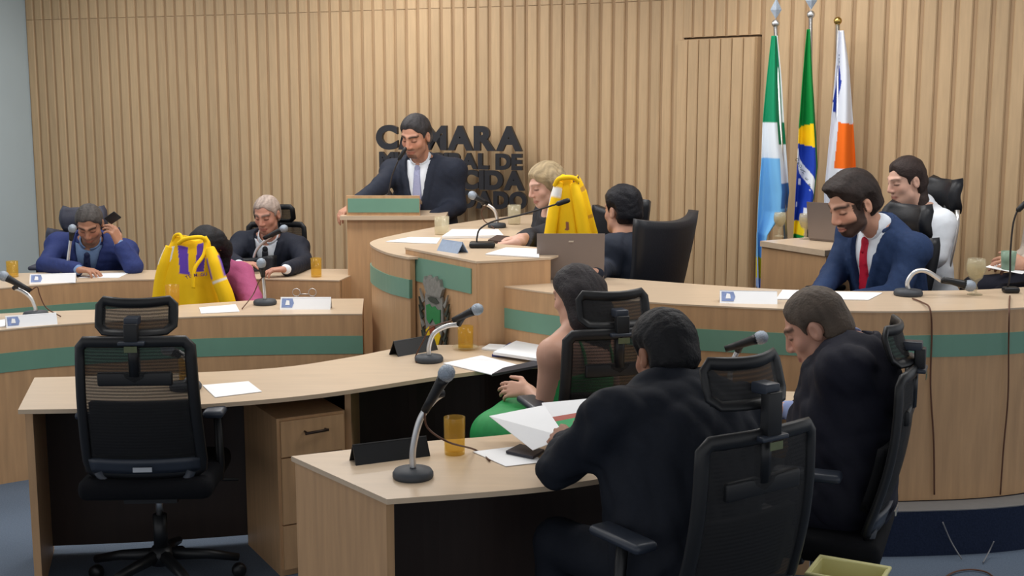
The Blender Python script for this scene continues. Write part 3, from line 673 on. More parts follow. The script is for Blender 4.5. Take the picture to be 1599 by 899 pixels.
        if style not in ('bob', 'long'): ear = np.hypot((ly_ + 0.012) / 0.9, lz_ - 0.0) - 0.031; ear = np.maximum(ear, 0.058 - np.abs(lx))
        else: ear = np.full(Hf.D.shape, 1.0)
        low = lz_ + (0.062 if style != 'bob' else 0.10)
        cut = np.minimum(np.minimum(-front, ear), low) * hs
        Hf.D = np.maximum(Hf.D + (th - 0.002) * hs * (1 - np.clip(cut / (0.034 if style not in ('crop',) else 0.02), 0, 1)), -cut).astype(f32)
        if style == 'long':
            dn_ = np.array([0, 0, -1.0])
            for sg in (-0.07, -0.045, -0.015, 0.015, 0.045, 0.07):
                a_ = hl(sg, -0.075 + 3 * sg * sg, 0.02); b_ = hl(sg * 1.05, -0.085 + 4 * sg * sg, -0.09)
                Hf.cap(a_, b_, 0.036 * hs, 0.034 * hs, 0.04); Hf.cap(b_, b_ + dn_ * (0.17 - abs(sg) * 0.5) - H[:, 1] * 0.005, 0.034 * hs, 0.020 * hs, 0.05)
            for sg in (-1, 1): Hf.cap(hl(sg * 0.076, -0.025, 0.03), hl(sg * 0.082, -0.045, -0.10), 0.020, 0.018, 0.03)
        if style == 'pony':
            Hf.cap(hl(0.0, -0.07, -0.03), hl(-0.03, -0.06, -0.12), 0.04, 0.034, 0.03)
            Hf.cap(hl(-0.03, -0.06, -0.12), hl(-0.05, -0.02, -0.22), 0.034, 0.018, 0.02)
        if style == 'bob':
            for sg in (-1, 1): Hf.cap(hl(sg * 0.075, -0.03, 0.04), hl(sg * 0.072, -0.035, -0.06), 0.030, 0.022, 0.02)
        Hf.wrinkle(0.0008 if style in ('short', 'crop') else 0.0014, 120 if style in ('curly', 'short', 'crop') else 55, seed)
        hm, hv = Hf.mesh('hair', off); base = lin(hc); rs = np.random.RandomState(seed)
        qv = (hv - head) @ H / hs
        st = 0.5 + 0.25 * np.sin(qv[:, 0] * 260 + 3 * np.sin(qv[:, 1] * 60)) + 0.25 * np.sin(qv[:, 0] * 120 + qv[:, 2] * 40 + 1.0)
        c = base * (0.75 + 0.5 * st[:, None])
        if len(hair) > 2:
            m = np.clip((0.03 - qv[:, 2]) / 0.05, 0, 1)[:, None]; c = c * (1 - m) + lin(hair[2]) * m
        setcol(hm, np.concatenate([c, np.ones((len(c), 1))], 1)); link('hair', hm, M_hair, root)
    # ---- clothes
    if outfit:
        k = outfit['kind']; G = Field(lo, hi, hh + 0.0015)
        torso(G, 0.0); armsf(G, 0.0, 0.02)
        tx, ty, tz = G.local(neck, T)
        def emit(D, name, m, wr=None):
            Q = Field.__new__(Field); Q.ax = G.ax; Q.D = D.astype(f32)
            if wr: Q.wrinkle(wr[0], wr[1], seed + 3)
            mm, _ = Q.mesh(name, off); ob = link(name, mm, m, root); sm = ob.modifiers.new('soften', 'SMOOTH'); sm.factor = 0.5; sm.iterations = 3; return ob
        vneck = np.sqrt(tx ** 2 + (ty - 0.03) ** 2 + (tz - 0.045) ** 2) - 0.092
        def smin(a, b, kk): h_ = np.clip(0.5 + 0.5 * (b - a) / kk, 0, 1); return b + (a - b) * h_ - kk * h_ * (1 - h_)
        if k == 'suit':
            vd = outfit.get('vdepth', 0.30); wv = np.clip((tz + vd) / vd, 0, 1.2) * outfit.get('vw', 0.085)
            A = Field(lo, hi, hh + 0.0015); torso(A); A.D = A.D - f32(0.010)
            J = A.copy(); J.ell(pel + U_ * L * 0.40, T, (0.175 * wid, 0.135 * dep, L * 0.72), 0.06); J.D = J.D - f32(0.006)
            for q in sh: J.ell(q + U_ * 0.012, T, (0.072, 0.066, 0.05), 0.05)
            wedge = np.maximum(np.abs(tx) - wv, -(ty - 0.03))
            lap = np.clip(1 - np.abs((np.abs(tx) - wv) - 0.022) / 0.028, 0, 1) * (ty > 0.0) * (tz > -vd) * (tz < 0.03)
            jd = J.D - 0.008 * np.minimum(lap * 3, 1); jd = np.maximum(jd, -(tz + L + 0.07)); jd = np.maximum(jd, -wedge); jd = np.maximum(jd, -vneck)
            jd = np.maximum(jd, tz - 0.06)
            SL = Field(lo, hi, hh + 0.0015); armsf(SL, 0.0, outfit.get('cut', 0.030), outfit.get('sl', (0.066, 0.060, 0.057, 0.047))); jd = smin(jd, SL.D, 0.05)
            emit(jd, 'jacket', outfit['jacket'], outfit.get('wr', (0.0016, 34)))
            col_ = Field(neck - 0.16, neck + 0.16, 0.006); pv = None
            for i in range(11):
                an = math.radians(-20 + 220 * i / 10); pnt = neck + R_ * 0.080 * math.cos(an + math.pi) + F_ * (0.012 - 0.075 * math.sin(an)) + U_ * (0.012 + 0.028 * max(math.sin(an), 0))
                if pv is not None: col_.cap(pv, pnt, 0.017, 0.017, 0.012)
                pv = pnt
            cm, _ = col_.mesh('collar', off); link('collar', cm, outfit['jacket'], root)
            # shirt with collar
            S = A.copy(); hb = head + H @ np.array([0, -0.014, -0.07]) * hs
            sd_ = S.D.copy(); sd_ = np.maximum(sd_, -(vneck + 0.016)); sd_ = np.maximum(sd_, -ty); sd_ = np.maximum(sd_, -(tz + L * 0.75)); sd_ = np.maximum(sd_, tz - 0.02); sd_ = np.maximum(sd_, np.abs(tx) - 0.115)
            emit(sd_, 'shirt', outfit['shirt'])
            cl_ = Field(neck - 0.2, neck + 0.2, 0.006); cdir = nrm(hl(0, 0.0, -0.06) - neck)
            cl_.cap(neck + cdir * 0.012 + F_ * 0.008, neck + cdir * 0.065 + F_ * 0.018, 0.076, 0.067, 0)
            cl_.cap(neck - cdir * 0.10 + F_ * 0.01, neck + cdir * 0.16 + F_ * 0.022, 0.062, 0.057, 0.004, 's')
            qx, qy, qz = cl_.local(neck + cdir * 0.066 + F_ * 0.012, frame(F_, cdir)); cl_.D = np.maximum(cl_.D, qz - 0.014 * np.clip(-qy / 0.06, -1, 1)).astype(f32)
            cl_.D = np.maximum(cl_.D, -(qz + 0.09)).astype(f32)
            cl_.D = np.maximum(cl_.D, -np.maximum(np.abs(qx) - 0.35 * np.maximum(-qz - 0.0, 0) - 0.004, -qy)).astype(f32)
            cm2, _ = cl_.mesh('shirt_collar', off); sm = link('shirt_collar', cm2, outfit['shirt'], root).modifiers.new('soften', 'SMOOTH'); sm.iterations = 2
            if outfit.get('tie'):
                wt = 0.020 + 0.020 * np.clip(-(tz + 0.03) / 0.3, 0, 1); td = np.maximum(A.D - 0.012, np.abs(tx) - wt); td = np.maximum(td, -(ty - 0.02)); td = np.maximum(td, tz + 0.035); td = np.maximum(td, -(tz + L * 0.74)); td = np.maximum(td, -(A.D + 0.012))
                kn_ = np.sqrt((tx / 0.021) ** 2 + ((tz + 0.035) / 0.024) ** 2); kn_ = None
                emit(td, 'tie', outfit['tie'])
                kf = Field(neck - 0.2, neck + 0.2, 0.006); front = neck + F_ * 0.098 * dep - U_ * 0.032; kf.ell(front, T, (0.020, 0.014, 0.026), 0); kf.cap(front, neck + F_ * 0.112 * dep - U_ * 0.075, 0.013, 0.016, 0.01)
                kmsh, _ = kf.mesh('tie_knot', off); link('tie_knot', kmsh, outfit['tie'], root)
                if outfit.get('clip'): 
                    cf = np.maximum(A.D - 0.018, np.abs(tx) - 0.036); cf = np.maximum(cf, np.abs(tz + 0.235) - 0.006); cf = np.maximum(cf, -ty); emit(np.maximum(cf, -(A.D - 0.006)), 'tie_clip', M_chrome)
            for i, a in enumerate(arms):
                cf = Field(np.asarray(a[1]) - 0.12, np.asarray(a[1]) + 0.12, 0.006); d_ = nrm(np.asarray(a[1]) - np.asarray(a[0])); wq = np.asarray(a[1])
                cf.cap(wq - d_ * (0.03 + outfit.get('cut', 0.03)), wq - d_ * 0.006, 0.037, 0.035, 0)
                cm3, _ = cf.mesh('shirt_cuff', off); link('shirt_cuff', cm3, outfit['shirt'], root)
        elif k == 'top':
            J = G.copy(); armsf(J, 0.006, outfit.get('cut', 0.03), (0.058, 0.05, 0.046, 0.034)); jd = J.D - 0.009; jd = np.maximum(jd, -(tz + L + 0.05)); jd = np.maximum(jd, -(vneck + outfit.get('vn', 0.0))); jd = np.maximum(jd, tz - outfit.get('high', 0.02))
            emit(jd, outfit.get('name', 'blouse'), outfit['jacket'], outfit.get('wr', (0.0016, 36)))
            if outfit.get('collar'):
                cl_ = Field(neck - 0.2, neck + 0.2, 0.0065); cdir = nrm(hl(0, 0.0, -0.06) - neck)
                cl_.cap(neck + F_ * 0.008, neck + cdir * 0.045 + F_ * 0.016, 0.078, 0.070, 0); cl_.cap(neck - cdir * 0.10 + F_ * 0.01, neck + cdir * 0.16 + F_ * 0.022, 0.063, 0.06, 0.004, 's')
                qx, qy, qz = cl_.local(neck + cdir * 0.05, frame(F_, cdir)); cl_.D = np.maximum(cl_.D, qz).astype(f32); cl_.D = np.maximum(cl_.D, -np.maximum(np.abs(qx) - 0.02 - 0.3 * np.maximum(-qz, 0), -qy)).astype(f32)
                cm2, _ = cl_.mesh('collar', off); link('collar', cm2, outfit['jacket'], root)
        elif k == 'dress':
            D0 = Field(lo, hi, hh + 0.0015); torso(D0, 0.0); jd = D0.D - 0.008; topz = outfit.get('top', 0.13); jd = np.maximum(jd, tz + topz + 0.02 * np.abs(tx) / 0.1)
            emit(jd, 'dress', outfit['jacket'], (0.0012, 40))
            for sg in (-1, 1):
                pp = [neck + R_ * sg * 0.075 * t_ + F_ * fy_ + U_ * uz for (t_, fy_, uz) in ((1.2, -0.105, -0.15), (1.15, -0.09, -0.06), (1.05, -0.035, 0.012), (1.05, 0.04, 0.0), (1.1, 0.10, -0.07), (1.1, 0.12, -0.14))]
                MB().tube(smooth_path([tuple(p_ - off) for p_ in pp], 5), 0.006, 6).build('strap', outfit['jacket'], root, False)
        lm = outfit.get('legs')
        if lm is not None:
            Gl = Field(lo, hi, 0.014); Gl.ell(pel + U_ * 0.02, T, (0.17 * wid, 0.13 * dep, 0.13), 0.05); legsf(Gl, 0.014, 0.02)
            if outfit.get('skirt'):
                Gl.cap(hips[0] + Lf * 0.05, knees[0], 0.10, 0.08, 0.08); Gl.cap(hips[1] + Lf * 0.05, knees[1], 0.10, 0.08, 0.08)
                Gl.cap(0.5 * (knees[0] + knees[1]), 0.5 * (ank[0] + ank[1]) + np.array([0, 0, 0.1]), 0.13, 0.15, 0.08)
            lmesh, _ = Gl.mesh('trousers', off); link('skirt' if outfit.get('skirt') else 'trousers', lmesh, lm, root)
            for a in ank:
                sf = Field(a - 0.25, a + 0.25, 0.012); sf.cap(a - np.array([0, 0, 0.03]), a - np.array([0, 0, 0.045]) + Lf * 0.16, 0.05, 0.036, 0.02)
                sm_, _ = sf.mesh('shoe', off); link('shoe', sm_, M_black, root)
    return root
# ------------------------------------------------------------------ people
def W(px, py, Y): return np.array(py_(px, py, Y))
def PZ(px, py, z): return np.array(pz(px, py, z))
def at(px, Y, z): p = py_(px, 400, Y); return np.array((p.x + 0.0, Y, z))
def suit(name, c): return mat(name, srgb(*c), 0.75, 0, 0.12, 90, 0.06, spec=0.25)
M_navy = suit('navy_blue_suit', (42, 54, 104)); M_char = suit('charcoal_suit', (34, 38, 50)); M_ink = suit('dark_navy_suit', (36, 41, 54))
M_blue = suit('blue_suit', (36, 55, 90)); M_blk = suit('black_suit', (25, 29, 38)); M_dk2 = suit('midnight_suit', (29, 30, 42))
M_white = mat('white_shirt', srgb(226, 232, 240), 0.8, 0, 0.03, 60, 0.05); M_shblue = mat('slate_blue_shirt', srgb(112, 138, 178), 0.8, 0, 0.05, 60, 0.05)
M_sky = mat('light_blue_shirt', srgb(136, 152, 196), 0.8, 0, 0.05, 60, 0.05)
M_tienavy = mat('navy_tie', srgb(38, 46, 84), 0.6, 0, 0.05, 60); M_tieblk = mat('black_tie', srgb(32, 34, 42), 0.6, 0, 0.05, 60); M_tielil = mat('lilac_grey_tie', srgb(150, 154, 186), 0.6, 0, 0.08, 120); M_tiered = mat('crimson_tie', srgb(196, 26, 56), 0.6, 0, 0.1, 120)
M_mag = mat('magenta_knit', srgb(166, 78, 118), 0.85, 0, 0.08, 120, 0.1); M_blouse = mat('black_blouse', srgb(24, 26, 34), 0.7, 0, 0.1, 60, 0.05); M_navytop = mat('navy_top', srgb(26, 34, 50), 0.8, 0, 0.1, 60, 0.05)
M_gdress = mat('emerald_dress', srgb(38, 150, 78), 0.6, 0, 0.1, 40, 0.05); M_greysl = mat('beige_grey_shirt', srgb(176, 164, 152), 0.8, 0, 0.05, 60, 0.05)

person('man in navy blue suit holding a phone to his head at the rear desk', at(150, 8.78, 0.56), W(142, 376, 8.52), W(140, 351, 8.36), (0.12, -1, 34, 0), (0.05, -1),
       [(W(208, 416, 8.2), W(186, 381, 8.22), (-0.30, -0.1, 0.9), (-0.9, 0.2, 0.1), 0.75), (W(72, 414, 8.28), PZ(122, 421, 0.825), (1, -0.25, -0.02), (0, 0, -1), 0.55)],
       skin=(168, 122, 98), hair=((74, 70, 68), 'crop', (92, 90, 90)), outfit=dict(kind='suit', jacket=M_navy, shirt=M_shblue, tie=M_tienavy, legs=M_navy, vdepth=0.34), wid=1.22, dep=1.15, seed=2, hs=1.03, shw=0.18, beard=((90, 80, 76), 0.4, False))
person('grey-haired man in charcoal suit and black tie at the rear desk', at(428, 8.85, 0.57), W(420, 371, 8.66), W(417, 336, 8.52), (-0.28, -1, 20, 0), (-0.12, -1),
       [(W(477, 412, 8.42), PZ(447, 420, 0.83), (-1, -0.25, -0.03), (0, 0, -1), 0.6), (W(356, 404, 8.46), PZ(373, 413, 0.83), (0.9, -0.4, 0.12), (0, 0, -1), 0.35)],
       skin=(184, 134, 114), hair=((164, 148, 138), 'crop', (138, 128, 120)), outfit=dict(kind='suit', jacket=M_char, shirt=M_white, tie=M_tieblk, legs=M_char, vdepth=0.33, vw=0.075), wid=1.08, seed=4, hs=1.0, brow=(110, 96, 88))
person('person in a magenta top with black hair, bowed behind a yellow jacket', at(350, 7.92, 0.52), W(335, 414, 7.72), W(323, 388, 7.56), (-0.1, -1, 48, 0), (-0.1, -1),
       [(W(392, 468, 7.55), W(400, 492, 7.4), (0.1, -0.8, 0), (0, 0, -1), 0.5), (W(300, 470, 7.75), W(330, 500, 7.62), (0.8, -0.1, -0.2), (0, 0, -1), 0.5)],
       hair=((26, 26, 30), 'long'), outfit=dict(kind='top', jacket=M_mag, legs=M_blk), seed=5, fem=True, wid=0.88)
person('man in dark navy suit with lilac tie speaking at the lectern', at(668, 8.62, 1.02), W(660, 252, 8.58), W(649, 214, 8.46), (-0.5, -1, 22, 3), (-0.32, -1),
       [(W(714, 322, 8.5), W(676, 340, 8.26), (-0.8, -0.5, -0.1), (0, 0, -1), 0.5), (W(594, 290, 8.42), W(550, 322, 8.22), (-0.6, -0.6, -0.35), (0, 0, -1), 0.7)],
       skin=(190, 140, 116), hair=((56, 54, 56), 'short', (86, 84, 84)), outfit=dict(kind='suit', jacket=M_ink, shirt=M_white, tie=M_tielil, legs=M_ink, vdepth=0.42, vw=0.085, clip=True), base_z=PLAT, hs=1.1, wid=1.16, dep=1.05, legs='stand', seed=6, beard=((70, 58, 54), 0.6, False), shw=0.19)
person('blonde woman in a black buttoned blouse at the head table', at(878, 7.78, 0.77), W(866, 328, 7.68), W(853, 291, 7.6), (-1, -0.45, 16, 0), (-1, -0.3),
       [(W(826, 378, 7.42), PZ(806, 379, 1.15), (-1, 0.0, -0.1), (0, 0, -1), 0.5), (W(842, 372, 7.8), PZ(812, 372, 1.15), (-1, -0.2, -0.1), (0, 0, -1), 0.5)],
       skin=(206, 164, 146), hair=((160, 142, 112), 'bob', (150, 132, 104)), outfit=dict(kind='top', jacket=M_blouse, legs=M_blk, high=0.05), base_z=PLAT, seed=7, fem=True, hs=1.05, brow=(120, 96, 78))
person('woman with short black hair in navy top seen from behind', at(992, 6.72, 0.77), W(976, 372, 6.82), W(970, 331, 6.86), (-0.62, 0.8, 4, 0), (-0.8, 0.55),
       [(W(946, 424, 6.62), PZ(930, 424, 1.07), (-0.9, 0.3, 0), (0, 0, -1), 0.5), (W(985, 415, 7.1), W(950, 420, 7.15), (-0.9, 0.3, 0), (0, 0, -1), 0.5)],
       skin=(196, 150, 128), hair=((24, 24, 30), 'pixie'), outfit=dict(kind='top', jacket=M_navytop, legs=M_blk), base_z=PLAT, seed=8, fem=True)
person('bearded man in blue suit with crimson tie at the dais', at(1400, 6.42, 0.78), W(1376, 356, 6.30), W(1331, 321, 6.22), (-0.92, -0.42, 26, 0), (-0.9, -0.42),
       [(W(1398, 462, 6.02), W(1322, 470, 6.0), (-1, -0.2, 0), (0, 0, -1), 0.5), (W(1300, 430, 6.42), W(1272, 468, 6.12), (-0.8, -0.4, -0.3), (0, 0, -1), 0.5)],
       skin=(198, 150, 126), hair=((44, 36, 34), 'swept'), outfit=dict(kind='suit', jacket=M_blue, shirt=M_white, tie=M_tiered, legs=M_blue, vdepth=0.40, vw=0.10), base_z=PLAT, seed=9, hs=1.2, wid=1.15, dep=1.1, shw=0.19, beard=((42, 32, 30), 0.93, True), brow=(36, 28, 26))
person('dark-haired woman in white shirt seated by the slatted wall', at(1462, 6.86, 0.80), W(1440, 322, 6.80), W(1414, 284, 6.76), (-1, -0.32, 14, 0), (-1, -0.2),
       [(W(1458, 398, 6.58), W(1415, 402, 6.5), (-1, 0.0, 0), (0, 0, -1), 0.5), (W(1400, 390, 6.95), W(1370, 395, 6.95), (-1, 0.0, 0), (0, 0, -1), 0.5)],
       skin=(208, 166, 146), hair=((52, 42, 40), 'pony'), outfit=dict(kind='top', jacket=M_white, legs=M_blk, collar=True, name='shirt'), base_z=PLAT, seed=10, fem=True, hs=0.98)
person('partly cropped person in beige-grey shirt holding a cup at the right edge', at(1672, 6.42, 0.95), W(1662, 300, 6.42), W(1652, 255, 6.42), (-1, -0.2, 12, 0), (-1, -0.15),
       [(W(1618, 408, 6.22), W(1601, 412, 6.14), (-1, 0.05, 0.05), (0.1, 0.6, -0.5), 0.7), (W(1612, 400, 6.6), W(1590, 405, 6.5), (-1, 0.0, 0.0), (0, 0, -1), 0.6)],
       skin=(188, 140, 116), hair=((50, 42, 38), 'short'), outfit=dict(kind='top', jacket=M_greysl, legs=M_dk2, cut=0.05), base_z=PLAT, seed=11)
person('woman in emerald green dress with long dark hair at the middle desk', at(912, 5.0, 0.57), W(902, 518, 5.03), W(899, 464, 5.07), (-0.75, 0.62, 14, 0), (-0.72, 0.6),
       [(W(852, 640, 4.97), W(826, 610, 5.16), (-0.9, 0.25, 0.02), (0.2, 0.7, -0.6), 0.55), (W(955, 640, 5.3), W(905, 640, 5.42), (-0.7, 0.6, 0), (0, 0, -1), 0.5)],
       skin=(206, 160, 138), hair=((46, 42, 44), 'long'), outfit=dict(kind='dress', jacket=M_gdress, legs=M_gdress, skirt=True), seed=12, fem=True, thigh=0.34, hs=0.96, shw=0.165)
person('bulky man in black suit reading papers at the nearest desk', at(1085, 3.60, 0.56), W(1060, 612, 3.72), W(1036, 556, 3.80), (-0.42, 0.9, 18, 0), (-0.5, 0.86),
       [(W(872, 728, 3.70), W(892, 692, 3.96), (-0.45, 0.8, 0.12), (0.5, 0.3, -0.8), 0.7), (W(1120, 720, 4.02), W(1020, 690, 4.2), (-0.9, 0.3, 0), (0, 0, -1), 0.5)],
       skin=(150, 106, 84), hair=((24, 24, 27), 'curly'), outfit=dict(kind='suit', jacket=M_blk, shirt=M_white, tie=None, legs=M_blk, wr=(0.0066, 17)), seed=13, wid=1.42, dep=1.38, hs=1.02, shw=0.165, shrug=0.0)
person('man in midnight suit with cropped greying hair bent over the desk', at(1328, 4.24, 0.56), W(1336, 545, 4.30), W(1275, 514, 4.36), (-0.88, 0.40, 30, 0), (-0.86, 0.42),
       [(W(1300, 680, 4.2), W(1232, 640, 4.42), (-0.9, 0.4, 0.1), (0, 0, -1), 0.5), (W(1262, 640, 4.72), W(1215, 640, 4.75), (-0.9, 0.3, 0), (0, 0, -1), 0.5)],
       skin=(196, 148, 128), hair=((82, 72, 64), 'crop', (96, 84, 74)), outfit=dict(kind='suit', jacket=M_dk2, shirt=M_sky, tie=None, legs=M_dk2, wr=(0.0046, 20), cut=0.10, sl=(0.062, 0.06, 0.057, 0.047)), seed=14, wid=1.2, dep=1.25, hs=1.1, shw=0.145)
# ------------------------------------------------------------------ chairs
def star_base(r, rad=0.30, chrome=False):
    b = MB(); b.lathe([(0.0, 0.10), (0.045, 0.10), (0.05, 0.14), (0.035, 0.17), (0.0, 0.17)], n=14).build('base_hub', M_black, r, False)
    for i in range(5):
        a = 2 * math.pi * i / 5 + 0.3; c, s = math.cos(a), math.sin(a)
        l = MB().tube([(c * 0.03, s * 0.03, 0.135), (c * rad * 0.6, s * rad * 0.6, 0.115), (c * rad, s * rad, 0.085)], [0.026, 0.021, 0.016], 8).build('base_leg', M_chrome if chrome else M_black, r, False)
        MB().lathe([(0.0, -0.022), (0.022, -0.022), (0.029, -0.012), (0.029, 0.012), (0.022, 0.022), (0.0, 0.022)], (c * rad, s * rad, 0.031), 12, (-s, c, 0)).build('caster', M_black, l, False)
def seat_parts(r, seat_z=0.47, m=None, w=0.50, d=0.48):
    MB().rbox((0, 0.0, seat_z), (w, d, 0.085), 0.035).build('seat', m or M_blackfab, r, False)
    MB().box((0, -0.02, seat_z - 0.06), (0.2, 0.24, 0.04)).build('tilt_mechanism', M_black, r, False)
    MB().lathe([(0.028, 0.16), (0.028, 0.30)], n=14).build('column_cover', M_black, r, False)
    MB().lathe([(0.014, 0.30), (0.014, seat_z - 0.06)], n=12).build('gas_lift', M_chrome, r, False)
def armrests(r, m=None):
    for s in (-1, 1):
        p = MB().tube([(s * 0.20, 0.02, 0.42), (s * 0.235, 0.02, 0.44), (s * 0.24, 0.02, 0.50), (s * 0.24, 0.0, 0.71)], 0.017, 8).build('armrest_post', M_black, r, False)
        MB().rbox((s * 0.24, 0.0, 0.725), (0.08, 0.22, 0.03), 0.014).build('armrest_pad', m or M_bluegrey, r, False)
def task_chair(label, loc, rz, group='mesh-backed task chairs', zs=1.0, hr_up=0.0):
    r = thing('task_chair', label, 'chair', loc, rz, group)
    def bp(x, z): t = (z - 0.52) / 0.53; return Vector((x, -0.215 - 0.085 * t + 0.035 * (x / 0.21) ** 2 - 0.03 * math.sin(math.pi * min(max(t, 0), 1)), z * zs))
    def hw(z): t = (z - 0.52) / 0.53; return 0.214 - 0.016 * t
    z0, z1 = 0.53, 1.045
    loop = [bp(x * hw(z1) / 10, z1 + 0.004 * (1 - (x / 10) ** 2)) for x in range(-9, 10, 2)] + [bp(hw(z1 - 0.02), z1 - 0.022)] + [bp(hw(z), z) for z in np.linspace(z1 - 0.06, z0 + 0.05, 9)] + [bp(hw(z0) * 0.97, z0 + 0.01)] + [bp(-x * hw(z0) / 10, z0) for x in range(-9, 10, 2)] + [bp(-hw(z0) * 0.97, z0 + 0.01)] + [bp(-hw(z), z) for z in np.linspace(z0 + 0.05, z1 - 0.06, 9)] + [bp(-hw(z1 - 0.02), z1 - 0.022)]
    MB().tube(loop, 0.0125, 8, True, 1.75).build('back_frame', M_black, r, False)
    MB().surf(lambda u, v: bp((u * 2 - 1) * hw(z0 + (z1 - z0) * v), z0 + (z1 - z0) * v), 12, 16, 0.003).build('mesh_back', M_mesh, r, False)
    MB().surf(lambda u, v: bp((u * 2 - 1) * hw(0.54) * 0.97, 0.535 + 0.055 * v) + Vector((0, -0.012, 0)), 10, 3, 0.02).build('lower_back_band', M_bluegrey, r, False)
    lp = MB().surf(lambda u, v: bp((u * 2 - 1) * hw(0.7) * 0.9, 0.60 + 0.21 * v) + Vector((0, 0.03, 0)), 10, 5, 0.025).build('lumbar_pad', M_blackfab, r, False)
    bb = MB(); q = bp(0, 0.56); bb.box((q.x + 0.005, q.y - 0.034, q.z), (0.07, 0.004, 0.018)); bb.build('maker_plate', M_chrome, r, False)
    m = MB(); a_, b_ = bp(0, 1.06), bp(0, 0.92); m.tube([a_ + Vector((0, 0.012, 0.0)), b_ + Vector((0, 0.012, 0))], 0.022, 8); m.rbox(b_ + Vector((0, 0.012, -0.01)), (0.27, 0.022, 0.052), 0.008); m.build('headrest_bracket', M_black, r, False)
    for s in (-1, 1): MB().tube([bp(s * 0.17, 0.54), (s * 0.12, -0.18, 0.44 * zs), (s * 0.06, -0.05, 0.42)], [0.022, 0.02, 0.016], 8).build('back_support', M_bluegrey, r, False)
    # headrest: slotted frame with mesh on a stem
    hy = bp(0, 1.06).y
    def hp_(x, z): return Vector((x, hy + 0.035 + 0.05 * (x / 0.14) ** 2 + 0.02 * (z - 1.13) / 0.06, z * zs))
    hz0, hz1, hx = 1.078 + hr_up, 1.182 + hr_up, 0.132
    lp2 = [hp_(x * hx / 8, hz1 + 0.006 * (x / 8) ** 2) for x in range(-7, 8, 2)] + [hp_(hx, z) for z in np.linspace(hz1 - 0.015, hz0 + 0.02, 4)] + [hp_(-x * hx * 0.93 / 8, hz0) for x in range(-7, 8, 2)] + [hp_(-hx, z) for z in np.linspace(hz0 + 0.02, hz1 - 0.015, 4)]
    hr = MB().tube(lp2, 0.0095, 8, True, 2.0).build('headrest_frame', M_black, r, False)
    MB().surf(lambda u, v: hp_((u * 2 - 1) * hx, hz0 + (hz1 - hz0) * v), 10, 5, 0.003).build('headrest_mesh', M_mesh, hr, False)
    MB().rbox((0, hy - 0.012, (1.082 + hr_up / 2) * zs), (0.05, 0.035, 0.075 + hr_up), 0.005).build('headrest_stem', M_black, r, False)
    MB().rbox((0, hy + 0.012, (1.125 + hr_up) * zs), (0.05, 0.06, 0.03), 0.005).build('headrest_clamp', M_bluegrey, r, False)
    MB().rbox((0, hy - 0.01, 1.048 * zs), (0.095, 0.05, 0.014), 0.005).build('clamp_plate', M_bluegrey, r, False)
    MB().box((0, hy - 0.0345, 1.028 * zs), (0.046, 0.002, 0.022)).build('paper_tag', mat('olive_tag', srgb(96, 104, 74), 0.6, 0, 0.1, 60) if 'olive_tag' not in MATS else MATS['olive_tag'], r, False)
    seat_parts(r); armrests(r); star_base(r)
    MB().tube([(0.1, 0.05, 0.425), (0.30, 0.07, 0.415)], 0.006, 6).build('lift_lever', M_black, r, False)
    return r
def rot_to(fx, fy): return math.atan2(-fx, fy)
def leather_chair(label, loc, rz, m, w=0.50, h=1.12, head=True, flare=0.03, chrome=False, group='upholstered chairs on the platform', arms=True, meshback=False):
    r = thing('office_chair', label, 'chair', loc, rz, group); top = h - (0.17 if head else 0.0)
    def bp(u, v): x = (u * 2 - 1) * (w / 2) * (0.86 + 0.14 * v + flare * 2 * max(v - 0.6, 0)) * (1 - (0.10 if head else 0.03) * abs(2 * v - 1) ** 8); z = 0.50 + (top - 0.50) * v + (0.03 * (u * 2 - 1) ** 2 * v); return Vector((x, -0.21 - 0.12 * v + 0.07 * (u * 2 - 1) ** 2 - 0.02 * math.sin(math.pi * v), z))
    MB().surf(bp, 14, 16, -0.012 if meshback else -0.055).build('backrest', M_mesh if meshback else m, r, False)
    if head: MB().surf(lambda u, v: Vector(((u * 2 - 1) * 0.145 * (1 - 0.22 * abs(2 * v - 1) ** 5), -0.335 + 0.045 * (u * 2 - 1) ** 2 + 0.03 * math.sin(math.pi * v), top + 0.015 + 0.165 * v)), 10, 8, -0.06).build('headrest', m, r, False); MB().tube([(0, -0.33, top - 0.05), (0, -0.345, top + 0.06)], 0.02, 8).build('headrest_post', M_black, r, False)
    if chrome:
        for s in (0, 1): MB().tube([bp(s, v) + Vector((0.012 * (2 * s - 1), -0.01, 0)) for v in np.linspace(0, 1, 10)], 0.013, 8).build('chrome_rail', M_chrome, r, False)
    MB().tube([(0, -0.23, 0.56), (0, -0.2, 0.42), (0, -0.05, 0.41)], 0.03, 8).build('back_support', M_black, r, False)
    seat_parts(r, m=m)
    if arms: armrests(r, m)
    star_base(r, chrome=chrome)
    return r
task_chair('empty black mesh task chair tucked at the middle desk', (-1.385, 4.84, 0), rot_to(-0.05, 1))
task_chair('black mesh task chair of the woman in the green dress', (0.315, 4.99, 0), rot_to(-0.30, 0.95))
task_chair('black mesh task chair of the bulky man in black suit, nearest of all', (0.505, 3.53, 0), rot_to(-0.56, 0.83), hr_up=0.05)
task_chair('black mesh task chair seen side-on behind the man in midnight suit', (1.04, 4.21, 0), rot_to(-0.93, 0.37))
task_chair('black mesh task chair behind the grey-haired man at the rear desk', (py_(420, 380, 8.9).x, 8.86, 0), rot_to(-0.05, -1), zs=0.95)
M_slate = mat('slate_upholstery', srgb(58, 60, 74), 0.6, 0, 0.08, 90, 0.1); M_blkup = mat('black_upholstery', srgb(19, 22, 30), 0.55, 0, 0.1, 90, 0.1)
leather_chair('slate grey office chair behind the man in navy suit at the rear desk', (py_(112, 380, 8.9).x, 8.9, 0), rot_to(0.05, -1), M_slate, 0.50, 1.10)
